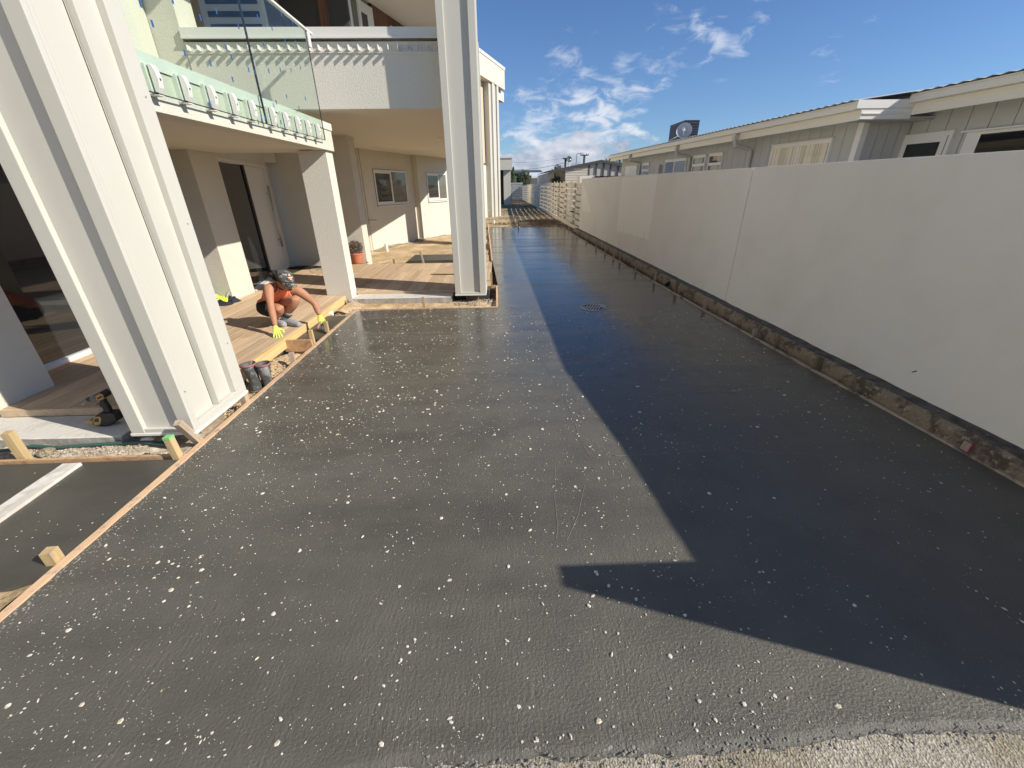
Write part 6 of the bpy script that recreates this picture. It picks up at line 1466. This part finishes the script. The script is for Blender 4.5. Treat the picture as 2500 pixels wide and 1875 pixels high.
# green hose in the gravel
MAT['hose'] = simple('green_hose', (.035, .10, .09), .45); b7 = crop(0, 950, 5.53)
pts = [at_z(*b7(x, y), -.02) for x, y in ((-200, 860), (200, 810), (450, 770), (800, 790), (1150, 760), (1600, 730), (1950, 720), (2230, 735))]; m = MB(); m.tube(pts, .013, 8); m.build('hose', MAT['hose'], label='dark green hose lying in the gravel under the concrete step', cat='hose', smooth=True)
m = ell(at_z(*b7(1990, 680), -.02), (Vector((1, 0, 0)), Vector((0, 1, 0)), Vector((0, 0, 1))), (.05, .022, .014), 9, 6); m.build('white_stone', MAT['paper'], label='white lump under the flashing of the big near column', cat='stone')
p_ = at_z(*b7(620, 850), -.02); m = ell(p_, (Vector((1, 0, 0)), Vector((0, 1, 0)), Vector((0, 0, 1))), (.055, .05, .03), 8, 5)
for i, v in enumerate(m.v): m.v[i] = v + Vector((nv(*v, 30), nv(v.y, v.x, v.z, 30), nv(v.z, v.x, v.y, 30)))*.014
m.build('rock', MAT['oldconc'], label='pale broken rock in the gravel beside the far left stake', cat='rock')
p_ = at_z(*c3_(580, 1080), .0); m = MB()
for i in range(5):
    q = ell(p_ + Vector((random.uniform(-.06, .06), random.uniform(-.04, .04), random.uniform(-.02, .03))), (Vector((1, 0, 0)), Vector((0, 1, 0)), Vector((0, 0, 1))), (.045, .035, .03), 8, 5); m.add(q.v, q.f)
m.build('rubble', MAT['slabside'], label='grey broken concrete rubble at the foot of the portal pillar', cat='rubble')
# =================================================================== CORDLESS DRILL
MAT['dry'] = simple('tool_yellow', (.50, .31, .09), .5); MAT['dblk'] = simple('tool_black', (.02, .021, .022), .5, bump=(90, .2, .002)); MAT['dgry'] = simple('tool_grey', (.14, .145, .15), .45)
c8 = crop(190, 940, 13.82); DYY = 2.83
def D(x, y, o=0): return at_y(*c8(x, y), DYY + o)
dl = empty('cordless_drill', (-3.1, DYY, .022), 'yellow and black cordless drill standing on its battery on the concrete step', 'drill')
def slab_d(name, mat, pts, y0, y1, bevel=.005, par=None): 
    m = MB(); m.extrude([D(x, y) + Vector((0, y0, 0)) for x, y in pts], (0, y1 - y0, 0)); return m.build(name, mat, par or dl, bevel=bevel)
slab_d('motor_housing', MAT['dry'], [(640, 300), (760, 230), (880, 210), (960, 270), (985, 380), (930, 450), (780, 500), (690, 480)], -.022, .035, .010)
slab_d('side_panel', MAT['dblk'], [(735, 395), (880, 315), (915, 360), (770, 440)], -.026, -.0225, .001)
slab_d('top_band', MAT['dblk'], [(630, 300), (840, 190), (980, 270), (1000, 390), (960, 400), (930, 290), (840, 240), (660, 320)], -.024, .037, .003)
slab_d('handle', MAT['dblk'], [(740, 490), (910, 470), (930, 580), (1060, 760), (1130, 930), (900, 930), (830, 760), (730, 690)], -.008, .026, .008)
slab_d('trigger', MAT['dgry'], [(590, 640), (700, 620), (720, 700), (620, 710)], .0, .018, .003)
m = MB(); a, b = D(690, 400, .005), D(500, 460, .005); m.tube([a, b], [.026, .022], 14); m.build('gearbox', MAT['dgry'], dl); m = MB(); m.tube([b, D(350, 490, .005), D(330, 520, .005)], [.020, .017, .009], 12); m.build('chuck', MAT['dblk'], dl); m = MB(); m.tube([D(330, 525, .005), D(225, 610, .005)], .003, 6); m.tube([D(225, 610, .005), D(140, 640, .005)], [.006, .005], 8); m.build('bit', MAT['steel'], dl)
slab_d('battery', MAT['dblk'], [(640, 1020), (760, 930), (1180, 900), (1330, 960), (1390, 1180), (1000, 1390), (700, 1340), (620, 1240)], -.022, .05, .008)
slab_d('battery_front', MAT['dry'], [(640, 1060), (690, 1020), (840, 1010), (900, 1080), (860, 1260), (800, 1300), (650, 1290), (620, 1200)], -.027, -.0225, .002); slab_d('battery_badge', MAT['dblk'], [(670, 1080), (800, 1060), (810, 1180), (665, 1195)], -.0285, -.0272, .0005)
slab_d('base_foot', MAT['dry'], [(290, 1200), (430, 1140), (560, 1170), (590, 1300), (560, 1320), (480, 1250), (330, 1250)], -.02, .02, .004)
print('objects', len(bpy.data.objects))
